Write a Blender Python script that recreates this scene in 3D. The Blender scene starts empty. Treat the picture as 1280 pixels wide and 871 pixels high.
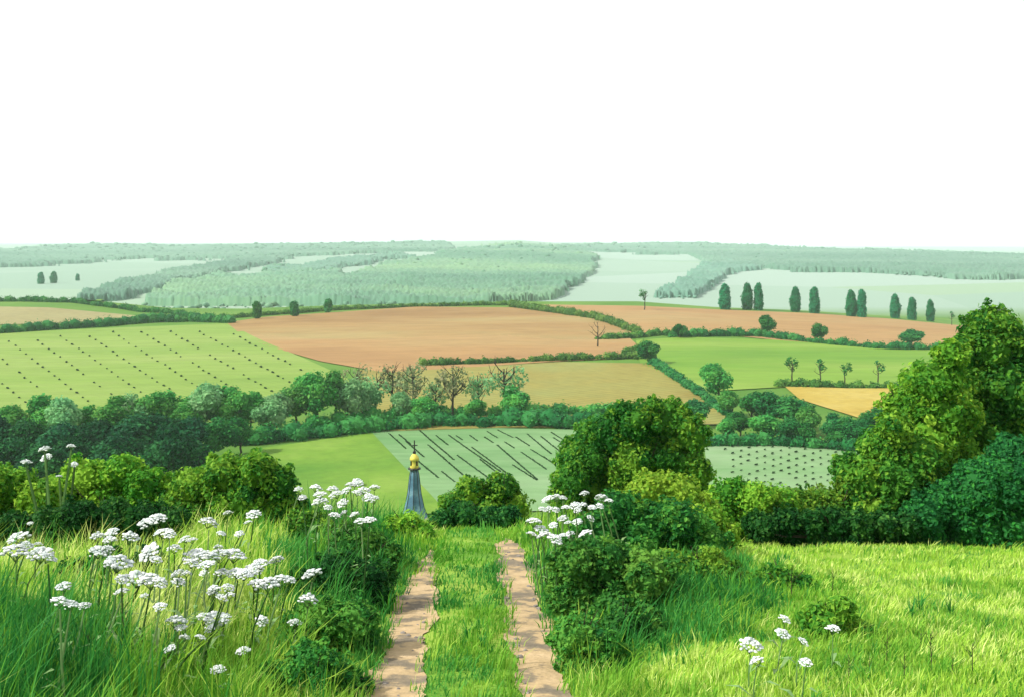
import bpy, math, random
import numpy as np

# ---------------------------------------------------------------- camera, sky, sun, exposure
scene = bpy.context.scene
COL = scene.collection
EYE = 80.0                      # height of the eye above the datum of the valley
F = 1372.0                      # focal length in photo pixels (photo is 1280 wide)
HOR = 300.0                     # photo row of the true horizon

cam_data = bpy.data.cameras.new('camera')
cam_data.sensor_width = 36.0
cam_data.lens = 36.0 * F / 1280.0
cam_data.shift_y = -(435.5 - HOR) / 1280.0
cam_data.clip_start = 0.1
cam_data.clip_end = 30000.0
cam = bpy.data.objects.new('camera', cam_data)
cam.location = (0, 0, EYE)
cam.rotation_euler = (math.radians(90), 0, 0)
COL.objects.link(cam)
scene.camera = cam

SUN_EL = math.radians(42)
SUN_AZ = math.radians(-108)     # from +Y (view direction) clockwise: sun at the left, slightly behind
world = bpy.data.worlds.new('World')
scene.world = world
world.use_nodes = True
wn, wl = world.node_tree.nodes, world.node_tree.links
wn.clear()
w_out = wn.new('ShaderNodeOutputWorld')
w_sky = wn.new('ShaderNodeTexSky')
w_sky.sky_type = 'NISHITA'
w_sky.sun_disc = False
w_sky.sun_elevation = SUN_EL
w_sky.sun_rotation = SUN_AZ
w_sky.dust_density = 4.0
w_bg = wn.new('ShaderNodeBackground')
w_bg.inputs['Strength'].default_value = 0.10
wl.new(w_sky.outputs['Color'], w_bg.inputs['Color'])
w_cloud = wn.new('ShaderNodeBackground')          # thin bright even cloud over the whole sky
w_cloud.inputs['Color'].default_value = (0.97, 0.985, 1.0, 1)
w_cloud.inputs['Strength'].default_value = 0.86
w_mix = wn.new('ShaderNodeMixShader')
w_mix.inputs['Fac'].default_value = 0.85
wl.new(w_bg.outputs[0], w_mix.inputs[1])
wl.new(w_cloud.outputs[0], w_mix.inputs[2])
wl.new(w_mix.outputs[0], w_out.inputs['Surface'])

sun_data = bpy.data.lights.new('sun', 'SUN')
sun_data.energy = 4.2
sun_data.angle = math.radians(1.5)
sun_data.color = (1.0, 0.96, 0.88)
sun = bpy.data.objects.new('sun', sun_data)
sun.rotation_euler = (math.pi / 2 - SUN_EL, 0, math.pi - SUN_AZ)
COL.objects.link(sun)

vs = scene.view_settings
vs.view_transform = 'Standard'
vs.look = 'None'
vs.gamma = 1.0
vs.exposure = 0.6
vs.use_curve_mapping = False
scene.cycles.use_denoising = True
scene.cycles.max_bounces = 6
scene.cycles.volume_bounces = 1
scene.cycles.transparent_max_bounces = 4

R = np.random.default_rng(7)
random.seed(7)

# ---------------------------------------------------------------- terrain height
def smooth(a, b, t):
    t = np.clip((np.asarray(t, float) - a) / (b - a), 0, 1)
    return t * t * (3 - 2 * t)

_PY = np.array([-60, -20, 0, 6, 11.5, 17, 23, 27, 31, 36, 42, 55, 80, 115, 150, 190, 230, 265, 300, 360, 480.])
_PZ = np.array([-1.6, -2.4, -3.2, -4.0, -4.8, -5.6, -6.4, -7.1, -8.15, -9.6, -11.6, -16.5, -27, -40, -52, -62.5, -70, -74, -75.5, -76, -76.])
_T = np.linspace(-60, 480, 5401)
_V = np.interp(_T, _PY, _PZ)
for _ in range(2):
    k = np.ones(41) / 41
    _V = np.convolve(np.pad(_V, 20, mode='edge'), k, mode='valid')
_CR_X = [-40, 100, 190, 290, 420, 520, 640, 800, 906, 1010, 1100, 1200, 1300]
_CR_Y = [377, 377, 387, 388, 383, 381, 378, 378, 386, 390, 396, 405, 412]
_SK_X = [-100, 20, 45, 100, 230, 400, 500, 650, 720, 850, 1000, 1100, 1280, 1500]
_SK_Y = [309, 313, 309, 305.5, 308, 306, 303, 300.5, 306, 304, 309, 312, 318, 322]

def wob(x, y, s, ph=0.0):
    x = np.asarray(x, float) / s; y = np.asarray(y, float) / s
    return (np.sin(x * 1.3 + 1.7 * np.sin(y * 0.9 + ph) + ph) + np.sin(y * 1.7 - 1.3 * np.sin(x * 1.1 - ph) + 2.1 * ph)
            + 0.5 * np.sin(2.3 * x + 1.9 * y + ph * 3)) / 2.5

def track_x(y):
    return -0.04 - 0.036 * np.asarray(y, float)

def h(x, y):
    x = np.asarray(x, float); y = np.asarray(y, float)
    z0 = np.interp(y, _T, _V)
    # valley floor rising to the crest of the fields at 1190 m
    zc = -(np.interp(640 + F * x / 1190.0, _CR_X, _CR_Y) - HOR) / F * 1190.0
    t = np.clip((y - 480) / 710.0, 0, 1)
    zv = -76 + (zc + 76) * t ** 1.15
    z = np.where(y < 480, z0, zv)
    # falling behind the crest, then the far hills
    zs = -(np.interp(640 + F * x / 8200.0, _SK_X, _SK_Y) - HOR) / F * 8200.0
    d = smooth(1195, 1480, y)
    z = np.where(y > 1190, zv * (1 - d) + (-98) * d, z)
    g = np.interp(y, [1480, 2600, 4300, 6000, 7500, 8200, 9500, 13000, 22000], [0, 0.06, 0.32, 0.66, 0.93, 1.0, 0.97, 0.85, 0.7])
    z = np.where(y > 1480, -98 + (zs + 98) * g, z)
    z = z + np.where(y > 1500, 11 * wob(x, y, 620, 0.6) * smooth(1700, 3200, y) * (1 - 0.85 * smooth(6800, 8000, y)), 0)
    z = z + 1.3 * wob(x, y, 90, 1.1) * smooth(330, 520, y) * (1 - smooth(1000, 1150, y))
    # the track is sunk between two banks near the camera
    near = 1 - smooth(34, 60, y)
    dx = x - track_x(y)
    z = z + near * (1 - 0.75 * smooth(13, 25, y)) * (0.5 * smooth(1.7, 4.6, -dx) + 0.35 * smooth(1.6, 3.2, dx) * (1 - 0.8 * smooth(4.5, 9, dx)))
    z = z + near * 0.07 * wob(x, y, 1.9, 0.3) * smooth(1.4, 2.2, np.abs(dx))
    z = z - near * (0.5 * smooth(3.5, 8, dx) + 0.25 * smooth(3.5, 8, -dx)) * smooth(9, 25, y)
    rut = np.minimum(np.abs(dx - 0.82), np.abs(dx + 0.82))
    z = z - near * 0.05 * (1 - smooth(0.2, 0.45, rut))
    return z + EYE

def at(px, py, lift=0.0, ymax=1190.0, ymin=5.0):
    """point where the sight line of a photo pixel meets the land (raised by lift)"""
    dx = (px - 640) / F; dz = -(py - HOR) / F
    ys = np.geomspace(ymin, ymax, 420)
    below = (EYE + dz * ys) <= (h(dx * ys, ys) + lift)
    i = int(np.argmax(below)) if below.any() else len(ys) - 1
    if below.any() and i > 0:
        a, b = ys[i - 1], ys[i]
        for _ in range(18):
            m = 0.5 * (a + b)
            if EYE + dz * m <= h(dx * m, m) + lift: b = m
            else: a = m
        y = b
    else:
        y = ys[i]
    x = dx * y
    return np.array([x, y, float(h(x, y))])

def on(px, y):
    x = (px - 640) / F * y
    return np.array([x, y, float(h(x, y))])

def px_of(x, y, z):
    return 640 + F * x / y, HOR - F * (z - EYE) / y

# ---------------------------------------------------------------- mesh + object helpers
def new_mesh(name, verts, faces, mat=None, tint=None, smooth_faces=False):
    """verts (n,3); faces: list of integer arrays (m,k) of any k"""
    me = bpy.data.meshes.new(name)
    verts = np.asarray(verts, np.float32)
    fl = [np.asarray(f, np.int32) for f in (faces if isinstance(faces, list) else [faces]) if len(f)]
    nl = sum(f.size for f in fl); nf = sum(len(f) for f in fl)
    me.vertices.add(len(verts)); me.loops.add(nl); me.polygons.add(nf)
    me.vertices.foreach_set('co', verts.ravel())
    me.loops.foreach_set('vertex_index', np.concatenate([f.ravel() for f in fl]))
    sizes = np.concatenate([np.full(len(f), f.shape[1], np.int32) for f in fl])
    starts = np.concatenate([[0], np.cumsum(sizes)[:-1]]).astype(np.int32)
    me.polygons.foreach_set('loop_start', starts)
    me.polygons.foreach_set('use_smooth', np.full(nf, smooth_faces, bool))
    if tint is not None:
        at_ = me.attributes.new('tint', 'FLOAT', 'POINT')
        at_.data.foreach_set('value', np.asarray(tint, np.float32))
    me.update(calc_edges=True)
    me.validate()
    if mat is not None: me.materials.append(mat)
    return me

def link(name, me, parent=None, loc=None, scale=None, rz=0.0):
    o = bpy.data.objects.new(name, me)
    COL.objects.link(o)
    if parent is not None: o.parent = parent
    if loc is not None: o.location = tuple(float(v) for v in loc)
    if scale is not None: o.scale = (scale,) * 3 if np.isscalar(scale) else tuple(float(v) for v in scale)
    o.rotation_euler[2] = rz
    return o

def tag(o, label, cat=None, group=None, kind=None):
    o['label'] = label
    if cat: o['category'] = cat
    if group: o['group'] = group
    if kind: o['kind'] = kind
    return o

def thing(name, label, cat, loc, group=None, scale=None, rz=0.0):
    return tag(link(name, None, None, loc, scale, rz), label, cat, group)

class MB:
    """collects simple shapes into one mesh"""
    def __init__(s): s.v = []; s.f3 = []; s.f4 = []; s.n = 0; s.t = []
    def add(s, v, f, tint=0.5):
        v = np.asarray(v, float); f = np.asarray(f, int)
        (s.f3 if f.shape[1] == 3 else s.f4).append(f + s.n)
        s.v.append(v); s.t.append(np.broadcast_to(np.asarray(tint, float), (len(v),))); s.n += len(v)
    def tube(s, pts, rad, seg=6, cap=True, tint=0.5):
        pts = np.asarray(pts, float); n = len(pts)
        rad = np.broadcast_to(np.asarray(rad, float), (n,))
        tan = np.gradient(pts, axis=0); tan /= np.linalg.norm(tan, axis=1)[:, None] + 1e-9
        ref = np.where(np.abs(tan[:, 2:3]) > 0.9, np.array([[1., 0, 0]]), np.array([[0, 0, 1.]]))
        a = np.cross(tan, ref); a /= np.linalg.norm(a, axis=1)[:, None] + 1e-9
        b = np.cross(tan, a)
        th = np.linspace(0, 2 * np.pi, seg, endpoint=False)
        ring = pts[:, None, :] + rad[:, None, None] * (np.cos(th)[None, :, None] * a[:, None, :] + np.sin(th)[None, :, None] * b[:, None, :])
        v = ring.reshape(-1, 3)
        i = np.arange(n - 1)[:, None] * seg; j = np.arange(seg)[None, :]; j2 = (j + 1) % seg
        f = np.stack([i + j, i + j2, i + seg + j2, i + seg + j], -1).reshape(-1, 4)
        s.add(v, f, tint)
        if cap:
            v2 = np.vstack([ring[-1], pts[-1] + tan[-1] * rad[-1] * 0.6])
            k = np.arange(seg)
            s.add(v2, np.stack([k, (k + 1) % seg, np.full(seg, seg)], 1), tint)
    def box(s, c, d, tint=0.5):
        c = np.asarray(c, float); d = np.asarray(d, float) / 2
        v = np.array([[x, y, z] for x in (-1, 1) for y in (-1, 1) for z in (-1, 1)]) * d + c
        s.add(v, [[0, 1, 3, 2], [4, 6, 7, 5], [0, 4, 5, 1], [2, 3, 7, 6], [0, 2, 6, 4], [1, 5, 7, 3]], tint)
    def lathe(s, prof, seg=8, c=(0, 0, 0), phase=0.0):
        prof = np.asarray(prof, float); n = len(prof)
        th = np.linspace(0, 2 * np.pi, seg, endpoint=False) + phase
        v = np.stack([prof[:, None, 0] * np.cos(th), prof[:, None, 0] * np.sin(th), np.repeat(prof[:, 1:2], seg, 1)], -1).reshape(-1, 3) + np.asarray(c, float)
        i = np.arange(n - 1)[:, None] * seg; j = np.arange(seg)[None, :]; j2 = (j + 1) % seg
        s.add(v, np.stack([i + j, i + j2, i + seg + j2, i + seg + j], -1).reshape(-1, 4))
    def mesh(s, name, mat, smooth_faces=False):
        fs = []
        if s.f4: fs.append(np.vstack(s.f4))
        if s.f3: fs.append(np.vstack(s.f3))
        return new_mesh(name, np.vstack(s.v), fs, mat, np.concatenate(s.t), smooth_faces)

_ICO = {}
def ico(sub):
    if sub not in _ICO:
        p = (1 + 5 ** .5) / 2
        v = [(-1, p, 0), (1, p, 0), (-1, -p, 0), (1, -p, 0), (0, -1, p), (0, 1, p), (0, -1, -p), (0, 1, -p), (p, 0, -1), (p, 0, 1), (-p, 0, -1), (-p, 0, 1)]
        f = [(0, 11, 5), (0, 5, 1), (0, 1, 7), (0, 7, 10), (0, 10, 11), (1, 5, 9), (5, 11, 4), (11, 10, 2), (10, 7, 6), (7, 1, 8),
             (3, 9, 4), (3, 4, 2), (3, 2, 6), (3, 6, 8), (3, 8, 9), (4, 9, 5), (2, 4, 11), (6, 2, 10), (8, 6, 7), (9, 8, 1)]
        v = [np.array(a) / np.linalg.norm(a) for a in v]
        for _ in range(sub):
            nf, mid = [], {}
            def m(a, b):
                k = (min(a, b), max(a, b))
                if k not in mid:
                    q = v[a] + v[b]; v.append(q / np.linalg.norm(q)); mid[k] = len(v) - 1
                return mid[k]
            for a, b, c in f:
                ab, bc, ca = m(a, b), m(b, c), m(c, a)
                nf += [(a, ab, ca), (b, bc, ab), (c, ca, bc), (ab, bc, ca)]
            f = nf
        _ICO[sub] = (np.array(v), np.array(f))
    return _ICO[sub]

def unit(v):
    return v / (np.linalg.norm(v, axis=-1, keepdims=True) + 1e-9)

def foliage_mesh(name, lobes, size, mat, cover=1.5, seed=0, core=0.8, core_sub=2, outward=0.5, loose=0.18, nmax=6000, zmin=None, tint_lo=0.1, tint_hi=0.9, core_min=0.0, hide_min=0.0):
    csub = core_sub
    """leaf-sized faces spread through the outer shell of a set of lobes (x,y,z,r[,squash]) over a lumpy inner mass"""
    g = np.random.default_rng(seed + 101)
    L = np.array([list(l[:4]) for l in lobes], float)
    sq = np.array([l[4] if len(l) > 4 else 1.0 for l in lobes])
    V, T, n0 = [], [], 0
    F4, F3 = [], []
    lt = g.uniform(tint_lo, tint_hi, len(L))
    for i, (cx, cy, cz, r) in enumerate(L):
        c = np.array([cx, cy, cz]); sc = np.array([1, 1, sq[i]])
        # lumpy inner mass
        if core > 0 and r > core_min:
            iv, if_ = ico(csub if r > 5 * size or csub < 2 else csub - 1)
            ph = g.uniform(0, 6, 3)
            bump = 1 + 0.10 * np.sin(iv @ np.array([5, 3, 4]) + ph[0]) + 0.08 * np.sin(iv @ np.array([-6, 7, 3]) + ph[1]) + 0.06 * np.sin(iv @ np.array([9, -8, 11]) + ph[2])
            cv = c + iv * (bump * r * core)[:, None] * sc
            if zmin is not None: cv[:, 2] = np.maximum(cv[:, 2], zmin)
            V.append(cv); T.append(np.full(len(cv), lt[i])); F3.append(if_ + n0); n0 += len(cv)
        n = int(min(nmax, cover * 4 * math.pi * r * r / (size * size * 0.35)))
        d = unit(g.normal(size=(n, 3)))
        bump = 1 + 0.10 * np.sin(d @ np.array([5, 3, 4]) + i) + 0.09 * np.sin(d @ np.array([-7, 8, 3]) + 2 * i)
        rad = r * bump * (1 - loose * 0.9 + loose * 1.6 * g.random(n) ** 1.3)
        p = c + d * rad[:, None] * sc
        keep = np.ones(n, bool)
        dj = L[:, :3] - c
        for j in np.nonzero(((dj * dj).sum(1) < (r + L[:, 3]) ** 2) & (L[:, 3] > hide_min))[0]:
            if j != i:
                q = (p - L[j, :3]) / np.array([1, 1, sq[j]])
                keep &= (q * q).sum(1) > (0.78 * L[j, 3]) ** 2
        if zmin is not None: keep &= p[:, 2] > zmin
        p, d = p[keep], d[keep]; n = len(p)
        if n == 0: continue
        nr = unit(d * outward + unit(g.normal(size=(n, 3))) * (1 - outward) + np.array([0, 0, 0.22]))
        tg = unit(np.cross(nr, g.normal(size=(n, 3))))
        bt = np.cross(nr, tg)
        s = size * g.uniform(0.6, 1.35, n)[:, None]
        q = np.stack([p - tg * s * .55, p + bt * s * .34 + nr * s * .08, p + tg * s * .6 - nr * s * .1, p - bt * s * .34 + nr * s * .08], 1).reshape(-1, 3)
        V.append(q); F4.append(np.arange(n * 4).reshape(-1, 4) + n0); n0 += n * 4
        tt = np.clip(lt[i] + g.normal(0, 0.2, n), 0, 1)
        T.append(np.repeat(tt, 4))
    fs = ([np.vstack(F4)] if F4 else []) + ([np.vstack(F3)] if F3 else [])
    return new_mesh(name, np.vstack(V), fs, mat, np.concatenate(T))

# ---------------------------------------------------------------- materials
def nodes_of(m):
    m.use_nodes = True
    nt = m.node_tree; nt.nodes.clear()
    return nt.nodes, nt.links

def ramp(n, stops):
    r = n.new('ShaderNodeValToRGB')
    e = r.color_ramp.elements
    while len(e) < len(stops): e.new(0.5)
    for k, (p, c) in enumerate(stops):
        e[k].position = p; e[k].color = (*c, 1)
    return r

def foliage(name, dark, mid, light, trans=0.3, vary=0.16, rough=0.55):
    m = bpy.data.materials.new(name); n, l = nodes_of(m)
    out = n.new('ShaderNodeOutputMaterial'); a = n.new('ShaderNodeAttribute'); a.attribute_name = 'tint'
    r = ramp(n, [(0.05, dark), (0.5, mid), (0.95, light)])
    oi = n.new('ShaderNodeObjectInfo')
    mr = n.new('ShaderNodeMapRange'); mr.inputs['To Min'].default_value = 1 - vary; mr.inputs['To Max'].default_value = 1 + vary
    hs = n.new('ShaderNodeHueSaturation')
    mh = n.new('ShaderNodeMapRange'); mh.inputs['To Min'].default_value = 0.488; mh.inputs['To Max'].default_value = 0.512
    l.new(a.outputs['Fac'], r.inputs[0]); l.new(oi.outputs['Random'], mr.inputs[0]); l.new(oi.outputs['Random'], mh.inputs[0])
    l.new(r.outputs[0], hs.inputs['Color']); l.new(mr.outputs[0], hs.inputs['Value']); l.new(mh.outputs[0], hs.inputs['Hue'])
    p = n.new('ShaderNodeBsdfPrincipled'); p.inputs['Roughness'].default_value = rough; p.inputs['Specular IOR Level'].default_value = 0.08
    t = n.new('ShaderNodeBsdfTranslucent'); mx = n.new('ShaderNodeMixShader'); mx.inputs[0].default_value = trans
    l.new(hs.outputs[0], p.inputs['Base Color']); l.new(hs.outputs[0], t.inputs['Color'])
    l.new(p.outputs[0], mx.inputs[1]); l.new(t.outputs[0], mx.inputs[2]); l.new(mx.outputs[0], out.inputs['Surface'])
    return m

def surface(name, stops, scale=1.0, detail=5.0, rough=0.9, bump=0.0, rows=None, dist=0.0, stretch=None, bump_dist=0.05, grain=0.17):
    """stops: colour ramp over noise at world scale; rows=(angle, period, strength) adds drilled rows"""
    m = bpy.data.materials.new(name); n, l = nodes_of(m)
    out = n.new('ShaderNodeOutputMaterial'); p = n.new('ShaderNodeBsdfPrincipled')
    p.inputs['Roughness'].default_value = rough; p.inputs['Specular IOR Level'].default_value = 0.15
    geo = n.new('ShaderNodeNewGeometry'); mp = n.new('ShaderNodeMapping')
    if stretch: mp.inputs['Rotation'].default_value[2] = stretch[0]; mp.inputs['Scale'].default_value = (stretch[1], 1, 1)
    l.new(geo.outputs['Position'], mp.inputs[0])
    t1 = n.new('ShaderNodeTexNoise'); t1.inputs['Scale'].default_value = scale; t1.inputs['Detail'].default_value = detail; t1.inputs['Distortion'].default_value = dist
    t1.inputs['Roughness'].default_value = 0.6
    l.new(mp.outputs[0], t1.inputs['Vector'])
    r = ramp(n, stops); l.new(t1.outputs['Fac'], r.inputs[0])
    col = r.outputs[0]
    t4 = n.new('ShaderNodeTexNoise'); t4.inputs['Scale'].default_value = scale * 11; t4.inputs['Detail'].default_value = 7; t4.inputs['Roughness'].default_value = .7
    l.new(mp.outputs[0], t4.inputs['Vector'])
    m4 = n.new('ShaderNodeMapRange'); m4.inputs['From Min'].default_value = .25; m4.inputs['From Max'].default_value = .75; m4.inputs['To Min'].default_value = 1 - grain; m4.inputs['To Max'].default_value = 1 + grain
    l.new(t4.outputs['Fac'], m4.inputs[0])
    x4 = n.new('ShaderNodeMix'); x4.data_type = 'RGBA'; x4.blend_type = 'MULTIPLY'; x4.inputs[0].default_value = 1
    l.new(col, x4.inputs[6]); l.new(m4.outputs[0], x4.inputs[7]); col = x4.outputs[2]
    if rows:
        mp2 = n.new('ShaderNodeMapping'); mp2.inputs['Rotation'].default_value[2] = rows[0]
        l.new(geo.outputs['Position'], mp2.inputs[0])
        wv = n.new('ShaderNodeTexWave'); wv.inputs['Scale'].default_value = math.pi / (10 * rows[1]) * 2; wv.inputs['Distortion'].default_value = 1.5; wv.inputs['Detail'].default_value = 2
        l.new(mp2.outputs[0], wv.inputs['Vector'])
        mr = n.new('ShaderNodeMapRange'); mr.inputs['To Min'].default_value = 1 - rows[2]; mr.inputs['To Max'].default_value = 1.0
        l.new(wv.outputs['Fac'], mr.inputs[0])
        mu = n.new('ShaderNodeMix'); mu.data_type = 'RGBA'; mu.blend_type = 'MULTIPLY'; mu.inputs[0].default_value = 1
        l.new(col, mu.inputs[6]); l.new(mr.outputs[0], mu.inputs[7]); col = mu.outputs[2]
    l.new(col, p.inputs['Base Color'])
    if bump:
        t2 = n.new('ShaderNodeTexNoise'); t2.inputs['Scale'].default_value = scale * 9; t2.inputs['Detail'].default_value = 6
        l.new(geo.outputs['Position'], t2.inputs['Vector'])
        b = n.new('ShaderNodeBump'); b.inputs['Strength'].default_value = bump; b.inputs['Distance'].default_value = bump_dist
        l.new(t2.outputs['Fac'], b.inputs['Height']); l.new(b.outputs[0], p.inputs['Normal'])
    l.new(p.outputs[0], out.inputs['Surface'])
    return m

# leaves
M_BUSH_L = foliage('leaf_yellow_green', (0.04, 0.17, 0.016), (0.125, 0.315, 0.024), (0.28, 0.46, 0.042), trans=.38)
M_BUSH_M = foliage('leaf_mid_green', (0.018, 0.12, 0.016), (0.075, 0.25, 0.024), (0.21, 0.39, 0.035), trans=.38)
M_BUSH_D = foliage('leaf_deep_green', (0.012, 0.10, 0.02), (0.042, 0.22, 0.032), (0.13, 0.34, 0.045), trans=.38)
M_BUSH_X = foliage('leaf_darkest_green', (0.007, 0.06, 0.014), (0.022, 0.13, 0.024), (0.08, 0.25, 0.036), trans=.35)
M_VALLEY_D = foliage('leaf_valley_dark', (0.006, 0.09, 0.022), (0.018, 0.165, 0.035), (0.055, 0.25, 0.05))
M_VALLEY_DD = foliage('leaf_valley_darkest', (0.004, 0.05, 0.02), (0.010, 0.095, 0.03), (0.03, 0.16, 0.04))
M_VALLEY_M = foliage('leaf_valley_mid', (0.025, 0.20, 0.035), (0.07, 0.32, 0.06), (0.16, 0.42, 0.08), trans=.4)
M_VALLEY_P = foliage('leaf_valley_pale', (0.10, 0.30, 0.11), (0.18, 0.40, 0.16), (0.27, 0.47, 0.2), trans=.4)
M_TWIG_P = foliage('leaf_brownish_pale', (0.14, 0.22, 0.09), (0.20, 0.27, 0.12), (0.30, 0.30, 0.15), trans=.4)
M_POPLAR = foliage('leaf_poplar', (0.003, 0.14, 0.055), (0.008, 0.19, 0.075), (0.02, 0.24, 0.09))
M_WOOD = foliage('leaf_hazed_wood', (0.06, 0.145, 0.10), (0.085, 0.18, 0.125), (0.12, 0.225, 0.155), trans=0.0)  # pale mint: part of the distance haze is painted into the leaf colour
M_WOOD_G = foliage('leaf_hazed_green_wood', (0.06, 0.155, 0.095), (0.09, 0.195, 0.12), (0.145, 0.26, 0.13), trans=0.0)  # greener wood, likewise paled with painted haze
M_HEDGE = foliage('leaf_hedge', (0.03, 0.12, 0.02), (0.06, 0.18, 0.03), (0.12, 0.25, 0.04))
M_VINE = foliage('leaf_vine', (0.006, 0.03, 0.008), (0.012, 0.045, 0.012), (0.02, 0.06, 0.015), trans=0.15)
M_BARK = surface('bark', [(0.3, (0.02, 0.016, 0.012)), (0.7, (0.055, 0.042, 0.03))], scale=6, bump=0.4)
# grasses
M_GRASS_L = foliage('grass_pale', (0.20, 0.40, 0.03), (0.36, 0.54, 0.06), (0.66, 0.72, 0.24), trans=0.4)
M_GRASS_M = foliage('grass_fresh', (0.06, 0.24, 0.02), (0.15, 0.37, 0.035), (0.30, 0.48, 0.06), trans=0.4)
M_GRASS_D = foliage('grass_deep', (0.015, 0.12, 0.02), (0.045, 0.22, 0.035), (0.11, 0.32, 0.05), trans=0.35)
M_STEM = foliage('stem_green', (0.03, 0.08, 0.02), (0.12, 0.22, 0.07), (0.25, 0.36, 0.16), trans=0.1)
M_PETAL = foliage('petal_white', (0.45, 0.52, 0.50), (0.66, 0.70, 0.70), (0.80, 0.82, 0.80), trans=0.2, vary=0.08)

def ground_material():
    m = bpy.data.materials.new('ground_turf'); n, l = nodes_of(m)
    out = n.new('ShaderNodeOutputMaterial'); p = n.new('ShaderNodeBsdfPrincipled')
    p.inputs['Roughness'].default_value = 0.95; p.inputs['Specular IOR Level'].default_value = 0.1
    geo = n.new('ShaderNodeNewGeometry'); sep = n.new('ShaderNodeSeparateXYZ'); l.new(geo.outputs['Position'], sep.inputs[0])
    t1 = n.new('ShaderNodeTexNoise'); t1.inputs['Scale'].default_value = 0.45; t1.inputs['Detail'].default_value = 8
    l.new(geo.outputs['Position'], t1.inputs['Vector'])
    near = ramp(n, [(0.3, (0.06, 0.18, 0.02)), (0.5, (0.14, 0.27, 0.03)), (0.7, (0.24, 0.33, 0.05))]); l.new(t1.outputs['Fac'], near.inputs[0])
    t2 = n.new('ShaderNodeTexNoise'); t2.inputs['Scale'].default_value = 0.012; t2.inputs['Detail'].default_value = 6
    l.new(geo.outputs['Position'], t2.inputs['Vector'])
    mid = ramp(n, [(0.35, (0.06, 0.15, 0.02)), (0.65, (0.10, 0.19, 0.03))]); l.new(t2.outputs['Fac'], mid.inputs[0])
    # far hills: pastures and stubble, with distance haze painted pale into their colour
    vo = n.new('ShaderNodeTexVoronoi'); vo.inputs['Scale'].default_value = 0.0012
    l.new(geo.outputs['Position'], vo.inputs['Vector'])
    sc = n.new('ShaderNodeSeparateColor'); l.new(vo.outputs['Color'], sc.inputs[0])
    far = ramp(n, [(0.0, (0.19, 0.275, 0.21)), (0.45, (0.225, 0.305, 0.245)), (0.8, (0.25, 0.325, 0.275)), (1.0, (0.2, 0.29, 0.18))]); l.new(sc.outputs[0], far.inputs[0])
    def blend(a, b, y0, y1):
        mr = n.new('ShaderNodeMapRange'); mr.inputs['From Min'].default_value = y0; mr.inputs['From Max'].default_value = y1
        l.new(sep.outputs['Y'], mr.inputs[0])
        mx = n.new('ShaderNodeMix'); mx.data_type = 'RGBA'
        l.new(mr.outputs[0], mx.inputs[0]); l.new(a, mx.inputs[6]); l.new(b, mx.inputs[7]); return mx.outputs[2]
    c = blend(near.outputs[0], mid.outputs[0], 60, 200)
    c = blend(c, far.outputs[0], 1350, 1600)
    l.new(c, p.inputs['Base Color'])
    t3 = n.new('ShaderNodeTexNoise'); t3.inputs['Scale'].default_value = 9; t3.inputs['Detail'].default_value = 6
    l.new(geo.outputs['Position'], t3.inputs['Vector'])
    b = n.new('ShaderNodeBump'); b.inputs['Strength'].default_value = 0.5; b.inputs['Distance'].default_value = 0.06
    l.new(t3.outputs['Fac'], b.inputs['Height']); l.new(b.outputs[0], p.inputs['Normal'])
    l.new(p.outputs[0], out.inputs['Surface'])
    return m

# ---------------------------------------------------------------- the land
def build_ground():
    ys = np.geomspace(5, 20000 + 35, 500) - 35
    us = np.linspace(-1.0, 1.0, 381)
    us = np.sign(us) * np.abs(us) ** 1.25
    Y, U = np.meshgrid(ys, us, indexing='ij')
    X = U * (np.abs(Y) * 0.62 + 30)
    Z = h(X, Y)
    v = np.stack([X, Y, Z], -1).reshape(-1, 3)
    nx = len(us); i = np.arange(len(ys) - 1)[:, None] * nx; j = np.arange(nx - 1)[None, :]
    f = np.stack([i + j, i + j + 1, i + nx + j + 1, i + nx + j], -1).reshape(-1, 4)
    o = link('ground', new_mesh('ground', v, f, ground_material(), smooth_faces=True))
    tag(o, 'rolling green land from the near bank to far pale hills', kind='structure')
build_ground()

def resample(pts, n):
    pts = np.asarray(pts, float)
    d = np.concatenate([[0], np.cumsum(np.linalg.norm(np.diff(pts, axis=0), axis=1))])
    t = np.linspace(0, d[-1], n)
    return np.stack([np.interp(t, d, pts[:, k]) for k in range(pts.shape[1])], 1)

def field(name, top, bottom, mat, label, nx=70, ny=36, dz=0.5, ymax=1190, wobble=0.0):
    """sheet of land between an upper and a lower boundary, both listed left to right as photo pixels"""
    tp = resample(top, nx); bt = resample(bottom, nx)
    T = np.array([at(a, b, ymax=ymax, ymin=150)[:2] for a, b in tp]); B = np.array([at(a, b, ymax=ymax, ymin=150)[:2] for a, b in bt])
    s = np.linspace(0, 1, ny)[:, None, None] ** 1.6
    P = B[None] * (1 - s) + T[None] * s
    Z = h(P[..., 0], P[..., 1]) + dz
    v = np.concatenate([P, Z[..., None]], -1).reshape(-1, 3)
    i = np.arange(ny - 1)[:, None] * nx; j = np.arange(nx - 1)[None, :]
    f = np.stack([i + j, i + j + 1, i + nx + j + 1, i + nx + j], -1).reshape(-1, 4)
    o = link(name, new_mesh(name, v, f, mat, smooth_faces=True))
    return tag(o, label, kind='structure')

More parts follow.
